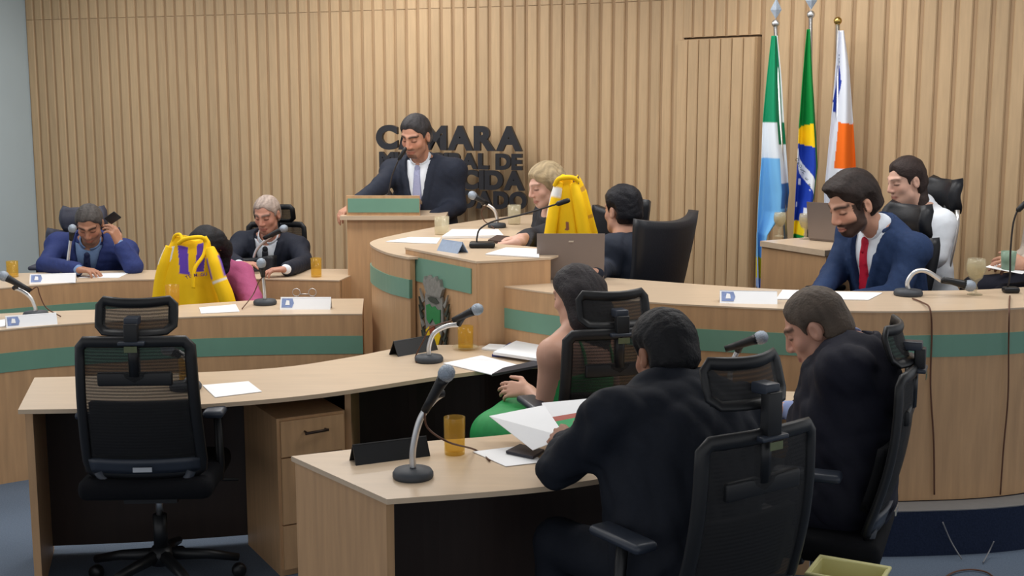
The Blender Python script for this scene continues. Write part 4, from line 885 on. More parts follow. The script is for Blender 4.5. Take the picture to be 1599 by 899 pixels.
leather_chair('high-backed black chair of the short-haired woman, back to camera', (0.555, 6.70, PLAT), rot_to(-0.80, 0.56), M_blkup, 0.54, 1.09, False, 0.16)
leather_chair('black leather chair with headrest behind the bearded man', (1.74, 6.40, PLAT), rot_to(-0.9, -0.42), M_leather, 0.46, 1.16)
leather_chair('black chair with chrome frame behind the woman in white shirt', (2.04, 6.90, PLAT), rot_to(-1, -0.22), M_leather, 0.46, 1.26, True, 0.0, True, meshback=True)
leather_chair('black chair carrying a yellow jacket beside the blonde woman', (0.40, 7.20, PLAT), rot_to(-1, -0.3), M_leather, 0.40, 1.12, False, 0.0, arms=False)
leather_chair('black chair at the head table under the blonde woman', (0.31, 7.80, PLAT), rot_to(-1, -0.25), M_leather, 0.46, 1.0, False, 0.0)
leather_chair('black chair under the person in the magenta top', (py_(350, 400, 7.95).x, 7.98, 0), rot_to(-0.1, -1), M_leather, 0.44, 0.86, False, 0.0, arms=False)
leather_chair('black chair carrying a yellow and purple jacket at front curved desk', (py_(300, 420, 7.38).x, 7.74, 0), rot_to(0.0, 1), M_leather, 0.26, 0.88, False, 0.0, arms=False)
leather_chair('black chair at the right edge under the person with a cup', (2.80, 6.44, PLAT), rot_to(-1, -0.15), M_leather, 0.48, 1.1, False, 0.0, arms=False)
# ------------------------------------------------------------------ microphones
def to3(pts, Y): return [py_(a, b, Y) for (a, b) in pts]
def desk_mic(label, base, z, neck, tail, ball, br=0.064, cable=None, Yo=0.0, base_shape=True, bs=1.0, dark=False):
    c = pz(base[0], base[1], z); Y = c.y + Yo; r = thing('desk_microphone', label, 'microphone', c, 0, 'desk microphones')
    MB().lathe([(0, 0.0), (br * 0.96, 0.0), (br, 0.006), (br, 0.016), (br * 0.9, 0.026), (br * 0.3, 0.030), (0, 0.030)], c, 28).build('base', M_micbase, r)
    pts = smooth_path([c + Vector((0, Yo, 0.028))] + to3(neck, Y), 6); MB().tube(pts, 0.0105, 8).build('gooseneck', M_darkwire if dark else M_chrome, r)
    a, b = py_(*tail, Y - 0.012), py_(*ball, Y - 0.03); ax = (b - a).normalized(); L = (b - a).length
    MB().tube([a, a + ax * L * 0.30, a + ax * (L - 0.035), a + ax * (L - 0.018)], [0.0125, 0.0145, 0.0185, 0.021], 12).build('mic_body', M_black, r)
    MB().lathe([(0.0, -0.024), (0.019, -0.022), (0.0255, -0.008), (0.0265, 0.004), (0.022, 0.018), (0.011, 0.027), (0, 0.029)], b, 18, tuple(ax)).build('mic_grille', M_grille, r)
    e = pts[-1]; MB().tube([e, e.lerp(a + ax * L * 0.45, 0.6), a + ax * L * 0.5], 0.013, 8).build('mic_clip', M_black, r)
    if cable: MB().tube(smooth_path([a] + [pz(q[0], q[1], z + 0.005) if len(q) == 3 else py_(*q, Y) for q in cable], 6), 0.0032, 6).build('cable', M_browncable, r)
    return r
T = 0.752; LD = 0.78; DD = 1.03
desk_mic('grey microphone on steel gooseneck, nearest, beside amber tumbler', (645, 745), T, [(645, 700), (656, 655), (676, 626), (692, 614)], (663, 642), (697, 583), cable=[(668, 668), (700, 690), (742, 702, 0), (765, 719, 0)])
desk_mic('grey microphone with arched steel gooseneck on the middle desk', (670, 564), T, [(670, 540), (678, 520), (698, 509), (716, 507)], (707, 500), (745, 483), cable=[(672, 512), (662, 530), (649, 556, 0), (650, 565, 0)])
desk_mic('microphone bent downward on the dais before the bearded man', (1418, 461), DD, [(1417, 440), (1428, 425), (1446, 423), (1470, 438)], (1473, 436), (1514, 446))
desk_mic('upright microphone on front curved desk right of the paper sheet', (414, 475), LD, [(413, 455), (411, 432), (410, 424)], (411, 432), (408, 411), cable=[(404, 440), (395, 460), (378, 482, 0)])
desk_mic('microphone leaning over the white name card at the far left desk edge', (56, 494), LD, [(55, 480), (48, 465), (34, 454), (22, 450)], (48, 454), (6, 431), cable=[(58, 448), (62, 460), (72, 480), (95, 494, 0)])
desk_mic('white-stemmed microphone before the man in navy suit', (106, 429), LD, [(106, 410), (109, 385), (111, 370)], (111, 375), (113, 357), br=0.05)
desk_mic('microphone before the grey-haired man at the rear desk', (399, 422), LD, [(396, 405), (402, 388), (416, 374), (425, 368)], (412, 372), (443, 357))
desk_mic('microphone on the head table before the black wall lettering', (776, 355), 1.12, [(776, 340), (772, 328), (762, 320), (755, 318)], (762, 318), (738, 305), br=0.056, cable=[(752, 330), (756, 344), (764, 350), (772, 357, 0)])
desk_mic('microphone on the middle desk seen through the empty chair mesh', (290, 607), T, [(296, 585), (294, 565), (285, 553), (277, 549)], (281, 556), (262, 545))
desk_mic('microphone on the nearest desk above the chair headrest', (1148, 628), T, [(1140, 600), (1142, 570), (1152, 548)], (1132, 545), (1188, 527))
def slim_mic(label, base, z, neck, tip, br=0.05, c=None):
    c = c or pz(base[0], base[1], z); r = thing('gooseneck_microphone', label, 'microphone', c, 0, 'slim gooseneck microphones')
    MB().rbox(c + Vector((0, 0, 0.014)), (br * 2.4, br * 1.8, 0.028), 0.012).build('base', M_black, r)
    pts = smooth_path([c + Vector((-br * 0.5, 0, 0.026))] + [py_(*p, c.y) for p in neck], 6); MB().tube(pts, 0.0045, 6).build('gooseneck', M_darkwire, r)
    a, b = pts[-1], py_(*tip, c.y); MB().tube([a, a.lerp(b, 0.15), a.lerp(b, 0.85), b], [0.006, 0.013, 0.013, 0.007], 10).build('capsule', M_black, r)
slim_mic('slim black gooseneck microphone on the crest block', (753, 386), 1.155, [(745, 370), (750, 357), (772, 345), (815, 335), (868, 319)], (890, 312), 0.055)
slim_mic('slim gooseneck microphone rising from the lectern', (606, 318), 1.275, [(607, 300), (612, 275), (622, 250)], (634, 230), 0.025, Vector((py_(606, 306, 8.22).x, 8.22, zt_ - 0.035)))
slim_mic('slim gooseneck microphone at the far right end of the dais', (1578, 457), DD, [(1577, 430), (1578, 390), (1582, 350), (1588, 330)], (1603, 315), 0.03)
# cables hanging over the dais front
def cable(label, pts): tag(MB().tube(smooth_path(pts, 6), 0.0038, 6).build('cable', M_browncable), label, 'cable')
def front_at(px, py):   # point on the dais front for this picture column
    best = min(F, key=lambda q: abs((799.5 + FPX * q.x / (q.y * math.cos(PITCH) + 0.9 * math.sin(PITCH))) - px)); return py_(px, py, best.y - 0.012)
cable('brown cable hanging down the dais front behind the side-on chair', [pz(1425, 466, DD + 0.006), pz(1440, 472, DD + 0.006), front_at(1452, 482)] + [front_at(x, y) for x, y in ((1455, 520), (1453, 600), (1458, 690), (1459, 772))])
cable('brown cable hanging down the dais front at the right edge', [pz(1577, 462, DD + 0.006), front_at(1576, 482)] + [front_at(x, y) for x, y in ((1575, 540), (1574, 620), (1567, 700), (1562, 772))])
cable('looped black cable lying on the carpet below the platform step', [pz(1470, 905, 0.008), pz(1490, 893, 0.008), pz(1515, 889, 0.008), pz(1540, 893, 0.008), pz(1555, 904, 0.008)])
M_palewire = mat('pale_wire', srgb(120, 120, 124), 0.5, 0, 0.05, 30)
for lab, pts in (('thin pale wire running down the platform step, first of two', ((1472, 815), (1485, 845), (1502, 873))), ('thin pale wire running down the platform step near right edge', ((1552, 845), (1545, 860), (1535, 878)))):
    tag(MB().tube(smooth_path([py_(x, y, 5.155) for x, y in pts[:-1]] + [pz(pts[-1][0], pts[-1][1], 0.008)], 5), 0.003, 6).build('wire', M_palewire), lab, 'cable')

# ------------------------------------------------------------------ glasses
def tumbler(label, px, py, z, r, h, m, saucer=False, drink=None):
    c = pz(px, py, z); o = thing('tumbler', label, 'glass', c, 0, 'drinking glasses')
    MB().lathe([(0, 0), (r * 0.92, 0), (r * 0.95, 0.01), (r, h), (r - 0.0025, h), (r * 0.93 - 0.0025, 0.012), (0, 0.012)], c, 24).build('glass_wall', m, o)
    if drink: MB().lathe([(0, 0.013), (r * 0.92 - 0.004, 0.013), (r - 0.005, h * drink), (0, h * drink)], c, 20).build('drink', M_drink, o)
    if saucer:
        MB().lathe([(0, -0.001), (0.03, -0.001), (0.062, 0.012), (0.062, 0.015), (0.03, 0.003), (0, 0.003)], c, 24).build('saucer', M_clear, o)
    return o
tumbler('amber glass tumbler on the nearest desk', 710, 708, T, 0.036, 0.125, M_amber)
tumbler('amber glass tumbler on clear saucer on the middle desk', 727, 545, T, 0.037, 0.11, M_amber, True)
tumbler('amber tumbler on the rear desk by the pale blue wall', 20, 432, LD, 0.037, 0.10, M_amber)
tumbler('amber tumbler on the rear desk right of the grey-haired man', 494, 432, LD, 0.035, 0.12, M_amber)
tumbler('amber tumbler on front curved desk before the yellow jacket', 270, 477, LD, 0.038, 0.115, M_amber)
tumbler('amber tumbler behind the empty chair on the middle desk', 291, 597, T, 0.03, 0.10, M_amber)
tumbler('clear water tumbler on the head table beside the lectern', 690, 366, 1.12, 0.044, 0.105, M_clear)
tumbler('clear water tumbler before the blonde woman on the head table', 803, 350, 1.12, 0.042, 0.12, M_clear)
def goblet(label, px, py, z, s=1.0):
    c = pz(px, py, z); o = thing('goblet', label, 'glass', c, 0, 'stemmed goblets')
    prof = [(0, 0), (0.034, 0), (0.034, 0.004), (0.010, 0.012), (0.008, 0.02), (0.013, 0.03), (0.007, 0.042), (0.010, 0.058), (0.030, 0.078), (0.042, 0.11), (0.043, 0.135), (0.038, 0.165), (0.036, 0.165), (0.041, 0.135), (0.040, 0.11), (0.028, 0.081), (0, 0.066)]
    MB().lathe([(a * s, b * s) for a, b in prof], c, 24).build('glass_wall', M_clear, o)
    MB().lathe([(0, 0.068 * s), (0.026 * s, 0.083 * s), (0.038 * s, 0.11 * s), (0.039 * s, 0.135 * s), (0, 0.135 * s)], c, 20).build('drink', M_drink, o)
goblet('stemmed goblet on the clerk desk, nearer the first flag', 1217, 369, 1.13, 0.82)
goblet('stemmed goblet on the clerk desk beside the laptop', 1257, 373, 1.13, 0.86)
goblet('stemmed goblet on the dais beside the bent microphone', 1522, 460, DD, 1.0)

# ------------------------------------------------------------------ paper, cards, folders
def sheet(name, label, cat, corners, z, th, m, group='papers on the desks', parent=None):
    P = [pz(a, b, z) for a, b in corners]; c = sum(P, Vector()) / len(P)
    A = sum(P[i].x * P[(i + 1) % 4].y - P[(i + 1) % 4].x * P[i].y for i in range(4))
    if A < 0: P = P[::-1]
    mb = MB().hexa([(p.x - c.x, p.y - c.y, 0.001) for p in P] + [(p.x - c.x, p.y - c.y, th) for p in P]); o = mb.build(name, m, None, False); o.location = (c.x, c.y, z); return tag(o, label, cat, group)
sheet('paper_sheet', 'white sheet under the phone on the nearest desk', 'paper', [(738, 706), (812, 697), (850, 722), (790, 729)], T, 0.003, M_paper)
sheet('paper_sheet', 'white sheet on the middle desk beside the empty chair', 'paper', [(316, 602), (388, 596), (409, 612), (336, 621)], T, 0.003, M_paper)
sheet('paper_sheet', 'white sheet before the arched microphone on the middle desk', 'paper', [(692, 568), (752, 556), (822, 574), (768, 586)], T, 0.004, M_paper)
sheet('notebook', 'dark-covered notebook below white sheets at the middle desk edge', 'notebook', [(768, 588), (786, 578), (838, 566), (852, 572)], T, 0.012, M_darkcover)
sheet('paper_stack', 'thick white paper stack by the blue folder on the middle desk', 'paper', [(770, 554), (806, 536), (848, 530), (850, 566)], T + 0.012, 0.014, M_paper)
sheet('folder', 'blue folder under the paper stack on the middle desk', 'folder', [(768, 557), (812, 527), (842, 524), (852, 560)], T, 0.011, M_folder)
sheet('notepad', 'small white notepad beside the saucer on the middle desk', 'notepad', [(752, 546), (764, 539), (798, 541), (790, 550)], T, 0.008, M_paper)
sheet('paper_sheet', 'white sheet on front curved desk left of the upright microphone', 'paper', [(311, 481), (368, 476), (374, 487), (314, 490)], LD, 0.004, M_paper)
sheet('paper_sheet', 'pale sheet at the far left edge of front curved desk', 'paper', [(-12, 502), (8, 499), (8, 510), (-12, 512)], LD, 0.003, M_paper)
sheet('paper_sheet', 'white sheet under the hand of the man in navy suit', 'paper', [(122, 434), (150, 427), (202, 426), (185, 434)], LD, 0.003, M_paper)
sheet('paper_sheet', 'white sheet before the grey-haired man', 'paper', [(352, 424), (366, 418), (392, 418), (384, 425)], LD, 0.003, M_paper)
sheet('paper_sheet', 'white sheets on the dais right of the name card', 'paper', [(1212, 468), (1222, 454), (1300, 455), (1300, 468)], DD, 0.005, M_paper)
sheet('paper_sheet', 'long white sheet before the bearded man on the dais', 'paper', [(1296, 468), (1300, 456), (1378, 458), (1356, 469)], DD, 0.004, M_paper)
sheet('paper_sheet', 'white sheet near the rounded tip of the head table', 'paper', [(602, 378), (640, 371), (688, 372), (682, 381)], 1.12, 0.004, M_paper)
sheet('document_stack', 'stack of printed documents on the head table behind the slim microphone', 'document', [(690, 373), (706, 362), (778, 362), (786, 371)], 1.12, 0.016, M_paper)
sheet('document_stack', 'white documents on the crest block beside the laptop', 'document', [(758, 398), (790, 388), (842, 390), (842, 403)], 1.155, 0.006, M_paper)
sheet('leather_wallet', 'brown leather case beside the blonde woman hands', 'case', [(762, 380), (776, 372), (796, 374), (790, 383)], 1.12, 0.02, mat('brown_leather', srgb(58, 40, 36), 0.5, 0, 0.1, 60))
sheet('phone', 'dark phone on the sheet at the nearest desk', 'phone', [(790, 708), (812, 697), (850, 706), (832, 717)], T + 0.004, 0.010, M_darkcover, 'phones')
ph = MB(); ph.rbox((0, 0, 0), (0.062, 0.010, 0.115), 0.005); po = ph.build('phone', M_black, None, False); po.location = py_(176, 340, 8.17); po.rotation_euler = (0.95, 0.75, 0.5); tag(po, 'black phone held at the ear by the man in navy suit', 'phone', 'phones')
def tent(label, px0, px1, pyb, z, h, m=None, logo=True, d=0.07, rz=None, pyb2=None, name='name_card', cat='name card', group='name cards'):
    a, b = pz(px0, pyb, z), pz(px1, pyb2 if pyb2 else pyb, z); ax = (b - a).normalized(); L = (b - a).length; n = Vector((-ax.y, ax.x, 0)); c = (a + b) / 2
    o = thing(name, label, cat, c, 0, group); e = Vector((0, 0, h)); t = 0.003
    for (q0, q1) in ((Vector(), n * d * 0.5), (n * d, n * d * 0.5)):
        P = [a + q0, b + q0, b + q1 + e, a + q1 + e]; k = Vector((0, 0, -t)) + (n * t if q0.length < 1e-6 else -n * t)
        MB().hexa([P[0] + k, P[1] + k, P[1], P[0], P[3] + k, P[2] + k, P[2], P[3]]).build('card_face', m or M_paper, o)
    if logo:
        g = -n * 0.0012 + Vector((0, 0, 0.0006)); s0, s1 = 0.03, 0.24
        def fp(u, v): return a + ax * L * u + n * d * 0.5 * v + e * v + g
        MB().add([fp(s0, 0.15), fp(s1, 0.15), fp(s1 + 0.03, 0.5), fp(s1, 0.88), fp(s0, 0.88)], [(0, 1, 2, 3, 4)]).build('logo_print', M_logo, o)
        MB().add([fp(s0 + 0.07, 0.35) + g, fp(s1 - 0.05, 0.35) + g, fp(s1 - 0.06, 0.7) + g, fp(s0 + 0.09, 0.74) + g], [(0, 1, 2, 3)]).build('logo_print', M_paper, o)
tent('white name card with blue logo on front curved desk', 437, 516, 483, LD, 0.062)
tent('white name card under the bent microphone at far left of front curved desk', 10, 90, 512, LD, 0.055, pyb2=506)
tent('white name card before the man in navy suit', 46, 118, 443, LD, 0.055, pyb2=441)
tent('white name card with dark blue logo on the dais', 1124, 1214, 473, DD, 0.05, d=0.10, pyb2=475)
tent('blue name plate standing on the crest block', 682, 714, 391, 1.155, 0.055, mat('grey_blue_plate', srgb(140, 158, 184), 0.4, 0, 0.08, 60), False, pyb2=396)
tent('black wedge name holder on the nearest desk', 556, 672, 727, T, 0.062, M_black, False, 0.07, pyb2=712, name='name_holder', cat='name holder')
tent('black wedge name holder on the middle desk below the crest', 622, 684, 557, T, 0.068, M_black, False, 0.07, pyb2=546, name='name_holder', cat='name holder')
# clear card rings behind the front desk card
gl = thing('reading_glasses', 'round reading glasses behind the white name card', 'glasses', pz(478, 464, LD), 0)
for px in (463, 488): MB().tube([py_(px, 464, pz(478, 464, LD).y) + Vector((0.022 * math.cos(t), 0, 0.006 + 0.022 + 0.022 * math.sin(t))) for t in np.linspace(0, 2 * math.pi, 17)[:-1]], 0.0022, 6, True).build('lens_rim', M_chrome, gl)
MB().tube([py_(469, 459, pz(478, 464, LD).y), py_(482, 459, pz(478, 464, LD).y)], 0.0022, 6).build('bridge', M_chrome, gl)
# papers held by the man in black
def held(name, label, cat, pts, m, th=0.002, group='papers in hand'):
    P = [py_(*p) for p in pts]; c = sum(P, Vector()) / 4; n = (P[1] - P[0]).cross(P[3] - P[0]).normalized() * th
    o = MB().hexa([p - c for p in P] + [p - c + n for p in P]).build(name, m, None, False); o.location = c; return tag(o, label, cat, group)
held('paper_sheet', 'large white sheet held up by the bulky man in black', 'paper', [(764, 650, 4.30), (832, 703, 4.05), (884, 683, 4.02), (850, 633, 4.32)], M_paper)
pam = thing('pamphlet', 'open pamphlet with green picture in the hands of the man in black', 'pamphlet', py_(888, 655, 4.18)); 
def pp(u, v): 
    a, b, c, d = py_(846, 630, 4.36), py_(944, 621, 4.34), py_(918, 688, 4.10), py_(862, 700, 4.07); return (a.lerp(b, u)).lerp(d.lerp(c, u), v)
MB().hexa([pp(0, 0), pp(0, 1), pp(1, 1), pp(1, 0)] + [p + Vector((0, 0, 0.003)) for p in (pp(0, 0), pp(0, 1), pp(1, 1), pp(1, 0))]).build('page', M_paper, pam)
up = Vector((0, -0.001, 0.005))
MB().add([pp(0.12, 0.36) + up, pp(1.0, 0.30) + up, pp(0.98, 0.40) + up, pp(0.16, 0.47) + up], [(3, 2, 1, 0)]).build('red_strip', M_redprint, pam)
MB().add([pp(0.17, 0.47) + up, pp(0.98, 0.40) + up, pp(0.97, 0.97) + up, pp(0.40, 0.97) + up], [(3, 2, 1, 0)]).build('green_picture', M_greenpaper, pam)
held('paper_sheet', 'white sheet on the lap at the right picture edge', 'paper', [(1538, 417, 6.12), (1596, 428, 6.0), (1612, 420, 6.25), (1556, 411, 6.35)], M_paper)
# cup
cc = py_(1574, 418, 6.10); cup = thing('cup', 'green-grey cup held at the right picture edge', 'cup', cc)
MB().lathe([(0, 0), (0.030, 0), (0.036, 0.09), (0.033, 0.09), (0.027, 0.006), (0, 0.006)], cc + Vector((0, 0, -0.01)), 20).build('cup_wall', mat('green_grey_ceramic', srgb(118, 142, 122), 0.4, 0, 0.05, 30), cup)

# ------------------------------------------------------------------ laptops
def laptop(label, pl, pr, pyb, z, h, rz_back=0.10, pyb2=None):
    a, b = pz(pl, pyb, z), pz(pr, pyb2 or pyb, z); ax = (b - a).normalized(); L = (b - a).length; n = Vector((-ax.y, ax.x, 0)); c = (a + b) / 2
    o = thing('laptop', label, 'laptop', c, 0, 'laptops'); rz = math.atan2(ax.y, ax.x)
    MB().rbox(c + n * 0.125 + Vector((0, 0, 0.009)), (L, 0.24, 0.016), 0.005, rz).build('base', M_laptop, o)
    kb = MB().box(c + n * 0.115 + Vector((0, 0, 0.0178)), (L * 0.86, 0.12, 0.002), rz).build('keyboard', M_black, o)
    lean = math.radians(9); d = Vector((0, 0, math.cos(lean))) - n * math.sin(lean)
    lid = MB(); e = n * 0.006
    P = [a + Vector((0, 0, 0.012)), b + Vector((0, 0, 0.012))]; P += [P[1] + e, P[0] + e]
    lid.hexa(P + [p + d * h for p in P]).build('lid', M_laptop, o)
    f = n * 0.0065; i0 = 0.03
    MB().add([a + ax * L * i0 + d * (h * 0.07 + 0.012) + f, a + ax * L * (1 - i0) + d * (h * 0.07 + 0.012) + f, a + ax * L * (1 - i0) + d * h * 0.97 + f, a + ax * L * i0 + d * h * 0.97 + f], [(3, 2, 1, 0)]).build('screen', M_darkcover, o)
    q = (a + b) / 2 + d * h * 0.88 - n * 0.0008; MB().add([q - ax * 0.012 - d * 0.004, q + ax * 0.012 - d * 0.004, q + ax * 0.014 + d * 0.004, q - ax * 0.010 + d * 0.004], [(0, 1, 2, 3)]).build('maker_mark', M_chrome, o)
laptop('grey laptop standing open on the dais before the yellow jacket', 838, 943, 437, DD, 0.222)
laptop('grey laptop on the clerk desk behind the goblets', 1262, 1352, 375, 1.13, 0.205, pyb2=383)

# ------------------------------------------------------------------ waste bin
wc = pz(1322, 888, 0.50); wb_ = thing('waste_bin', 'cream plastic waste bin on the carpet by the nearest chair', 'bin', (wc.x, wc.y - 0.02, 0), math.radians(-28))
def ring(s, z): return [(x * s * 0.105, y * s * 0.08, z) for x, y in ((-1, -1), (1, -1), (1, 1), (-1, 1))]
wbm = MB(); R0, R1, R2, R3 = ring(0.8, 0.0), ring(1.0, 0.5), ring(0.93, 0.5), ring(0.74, 0.012)
wbm.add(R0 + R1 + R2 + R3, [(3, 2, 1, 0)] + [(i, (i + 1) % 4, 4 + (i + 1) % 4, 4 + i) for i in range(4)] + [(4 + i, 4 + (i + 1) % 4, 8 + (i + 1) % 4, 8 + i) for i in range(4)] + [(8 + i, 8 + (i + 1) % 4, 12 + (i + 1) % 4, 12 + i) for i in range(4)] + [(12, 13, 14, 15)]); wbm.build('bin_body', M_cream, wb_, False)
MB().tube([Vector(p) for p in ring(1.02, 0.5)], 0.008, 8, True).build('rim', M_cream, wb_, False)

# ------------------------------------------------------------------ flags
def flag(name, label, Y, pole_top, pole_bot, finial, rows, colf, folds, seed):
    tb = py_(*pole_bot, Y); base = Vector((tb.x, Y, PLAT)); r = thing(name, label, 'flag', base, 0, 'flags on poles')
    t = py_(*pole_top, Y); bt = Vector((tb.x, Y, PLAT + 0.04)); MB().tube([bt, t], 0.0125, 10).build('pole', M_chrome, r)
    MB().lathe([(0, 0), (0.13, 0), (0.13, 0.02), (0.05, 0.05), (0.03, 0.09), (0, 0.09)], base, 20).build('pole_base', M_chrome, r)
    MB().sphere(t + Vector((0, 0, 0.02)), 0.024, 10).build('finial_ball', M_gold if finial == 'gold' else M_chrome, r)
    if finial == 'spear':
        MB().add([t + Vector(p) for p in ((0, 0, 0.045), (0.034, 0, 0.10), (0, 0, 0.17), (-0.034, 0, 0.10), (0, 0.008, 0.10), (0, -0.008, 0.10))], [(0, 1, 5), (1, 2, 5), (2, 3, 5), (3, 0, 5), (1, 0, 4), (2, 1, 4), (3, 2, 4), (0, 3, 4)]).build('finial_spear', M_grille, r)
    ys = [q[0] for q in rows]; nv = 170; nu = 56; vs = []; cols = []
    for j in range(nv + 1):
        y = ys[0] + (ys[-1] - ys[0]) * j / nv; xl_ = np.interp(y, ys, [q[1] for q in rows]); xr_ = np.interp(y, ys, [q[2] for q in rows]); k = j / nv
        for i in range(nu + 1):
            u = i / nu; px = xl_ + (xr_ - xl_) * (u + 0.03 * math.sin(u * folds * 6.28 + k * 3)); amp = 0.012 + 0.05 * k
            p = py_(px, y, Y); p.y += -0.03 + amp * math.sin(u * folds * 2 * math.pi + 0.9 * math.sin(k * 4 + seed)); vs.append(p - base); cols.append(tuple(lin(colf(u, y))) + (1,))
    W_ = nu + 1; fs = [(j * W_ + i, (j + 1) * W_ + i, (j + 1) * W_ + i + 1, j * W_ + i + 1) for j in range(nv) for i in range(nu)]
    mb = MB(); mb.add(vs, fs, True); me = mb.mesh('cloth'); setcol(me, cols); c = link('cloth', me, M_cloth, r)
    sd = c.modifiers.new('thickness', 'SOLIDIFY'); sd.thickness = 0.003
    return r, base
GRN = (18, 140, 96); LBL = (120, 186, 236)
def c1(u, y):
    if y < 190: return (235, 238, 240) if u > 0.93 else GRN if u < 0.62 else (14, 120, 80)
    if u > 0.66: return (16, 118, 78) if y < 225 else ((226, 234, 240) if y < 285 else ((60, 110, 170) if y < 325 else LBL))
    if y < 247: return (228, 236, 244)
    if y > 400: return (222, 210, 40) if (0.1 < u < 0.8 and y < 432) else (150, 180, 236)
    return LBL
flag('flag', 'green, white and light blue flag, first of three on poles', 7.78, (1211, 42), (1240, 470), 'spear', [(56, 1204, 1212), (120, 1197, 1218), (190, 1190, 1223), (250, 1187, 1229), (300, 1182, 1234), (330, 1180, 1231), (365, 1179, 1200), (400, 1180, 1190), (448, 1181, 1187)], c1, 1.3, 1)
BG = (10, 132, 58); BY = (250, 208, 20); BB = (28, 64, 176)
def c2(u, y):
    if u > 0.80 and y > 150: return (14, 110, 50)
    if y < 196 - 10 * (u - 0.4): return BG
    if y < 226 + 8 * (u - 0.4): return BY
    if y > 344: return (244, 214, 30) if y < 366 else BG
    band = y - (232 + 62 * u)
    if 0 < band < 22 and u < 0.8: return (232, 238, 244)
    if band < 0 and u > 0.5: return BB
    if ((int(u * 9) * 7 + int(y / 9) * 5) % 13 == 0) and band > 26: return (230, 236, 250)
    return BB
fl2, fb2 = flag('flag', 'green, yellow and blue flag with starred disc, middle of three', 7.72, (1266, 28), (1266, 470), 'spear', [(46, 1259, 1264), (130, 1250, 1268), (195, 1244, 1272), (260, 1241, 1277), (310, 1240, 1273), (345, 1240, 1262), (372, 1240, 1256)], c2, 1.2, 3)
def c3(u, y):
    if 102 < y < 174 and abs(u - (0.22 + 0.10 * math.sin((y - 100) / 14))) < (0.10 if y < 125 else 0.15 if y < 160 else 0.08): return (34, 62, 170)
    if 84 < y < 100 and abs(u - 0.30) < 0.05 and int(y) % 5 < 3: return (70, 90, 120)
    if y > 192 - 6 * (0.6 - u) and u > 0.34 - 0.0012 * (y - 190) and y < 262: return (246, 112, 24)
    if u > 0.97 and y < 262 and y > 192: return (246, 112, 24)
    return (226, 230, 240)
flag('flag', 'white and orange flag with blue emblem, last of three', 7.70, (1308, 38), (1312, 470), 'gold', [(48, 1307, 1316), (110, 1302, 1325), (190, 1296, 1332), (265, 1290, 1337), (300, 1287, 1332), (340, 1288, 1320), (372, 1290, 1312)], c3, 1.2, 5)
M_motto = mat('green_motto', srgb(40, 120, 80), 0.7, 0, 0.05, 30)
lg = None; k = 0
for ch in 'ORDEM E P':
    k += 1
    if ch == ' ': continue
    me = font_mesh(ch, 0.0008, 0.0); u = 0.02 + k * 0.078; y = 243 + 62 * u; xl_ = np.interp(y, [195, 260, 310], [1244, 1241, 1240]); xr_ = np.interp(y, [195, 260, 310], [1272, 1277, 1273])
    p = py_(xl_ + (xr_ - xl_) * u, y + 4, 7.62); ro = Matrix.Rotation(-0.95, 3, 'Y')
    for v in me.vertices: v.co = (p - fb2) + ro @ Vector((v.co.x * 0.026, 0, v.co.y * 0.026))
    me.materials.clear(); link('motto_letter', me, M_motto, fl2)

# ------------------------------------------------------------------ jackets draped over chair backs
def drape(label, Y, rows, colf, extra, dep, seed, folds=5):
    """rows: (picture row, left, right); front and back sheets joined into a hollow shell"""
    ys = [q[0] for q in rows]; mid = py_((rows[-1][1] + rows[-1][2]) / 2, ys[-1], Y); r = thing('jacket', label, 'jacket', mid, 0, 'yellow team jackets')
    nv, nu = 110, 150; vs = []; cols = []
    for j in range(nv + 1):
        y = ys[0] + (ys[-1] - ys[0]) * j / nv; a = np.interp(y, ys, [q[1] for q in rows]); b = np.interp(y, ys, [q[2] for q in rows]); k = j / nv; pa, pb = py_(a, y, Y), py_(b, y, Y)
        cx = (pa.x + pb.x) / 2; hw_ = (pb.x - pa.x) / 2; dd = dep * (0.35 + 0.65 * k)
        for i in range(nu):
            th = 2 * math.pi * i / nu; f = 1 + (0.05 + 0.13 * k) * math.sin(folds * th + seed + 1.5 * k) + (0.02 + 0.07 * k) * math.sin(11 * th + 2 * seed + 2 * k); x = cx + hw_ * math.cos(th) * (0.94 + 0.06 * f); yy = Y + dd * math.sin(th) * f
            vs.append(Vector((x, yy, pa.z + 0.012 * (1 - k) * math.cos(3 * th))) - mid); u = (math.cos(th) + 1) / 2; cols.append(tuple(lin(colf(a + (b - a) * u, y, math.sin(th) < 0))) + (1,))
    fs = [(j * nu + i, j * nu + (i + 1) % nu, (j + 1) * nu + (i + 1) % nu, (j + 1) * nu + i) for j in range(nv) for i in range(nu)]
    fs.append(tuple(range(nu))[::-1]); mb = MB(); mb.add(vs, [tuple(reversed(f)) for f in fs], True); me = mb.mesh('jacket_body'); setcol(me, cols); link('jacket_body', me, M_cloth, r)
    for (nm, pts, rad, cf) in extra:
        pth = smooth_path([py_(px, y, Y + oy) for (px, y, oy) in pts], 8); rr = np.interp(np.linspace(0, 1, len(pth)), np.linspace(0, 1, len(rad)), rad); mb = MB(); mb.tube(pth, list(rr), 14); n0 = 14
        me = mb.mesh(nm, mid); cc_ = []
        for i in range(len(pth)):
            for k2 in range(n0): cc_.append(tuple(lin(cf(i / (len(pth) - 1), k2 / n0))) + (1,))
        setcol(me, cc_); link(nm, me, M_cloth, r)
    return r, mid
YEL = (242, 196, 16); PUR = (98, 66, 176); WHT = (226, 226, 222); DRK = (84, 62, 54)
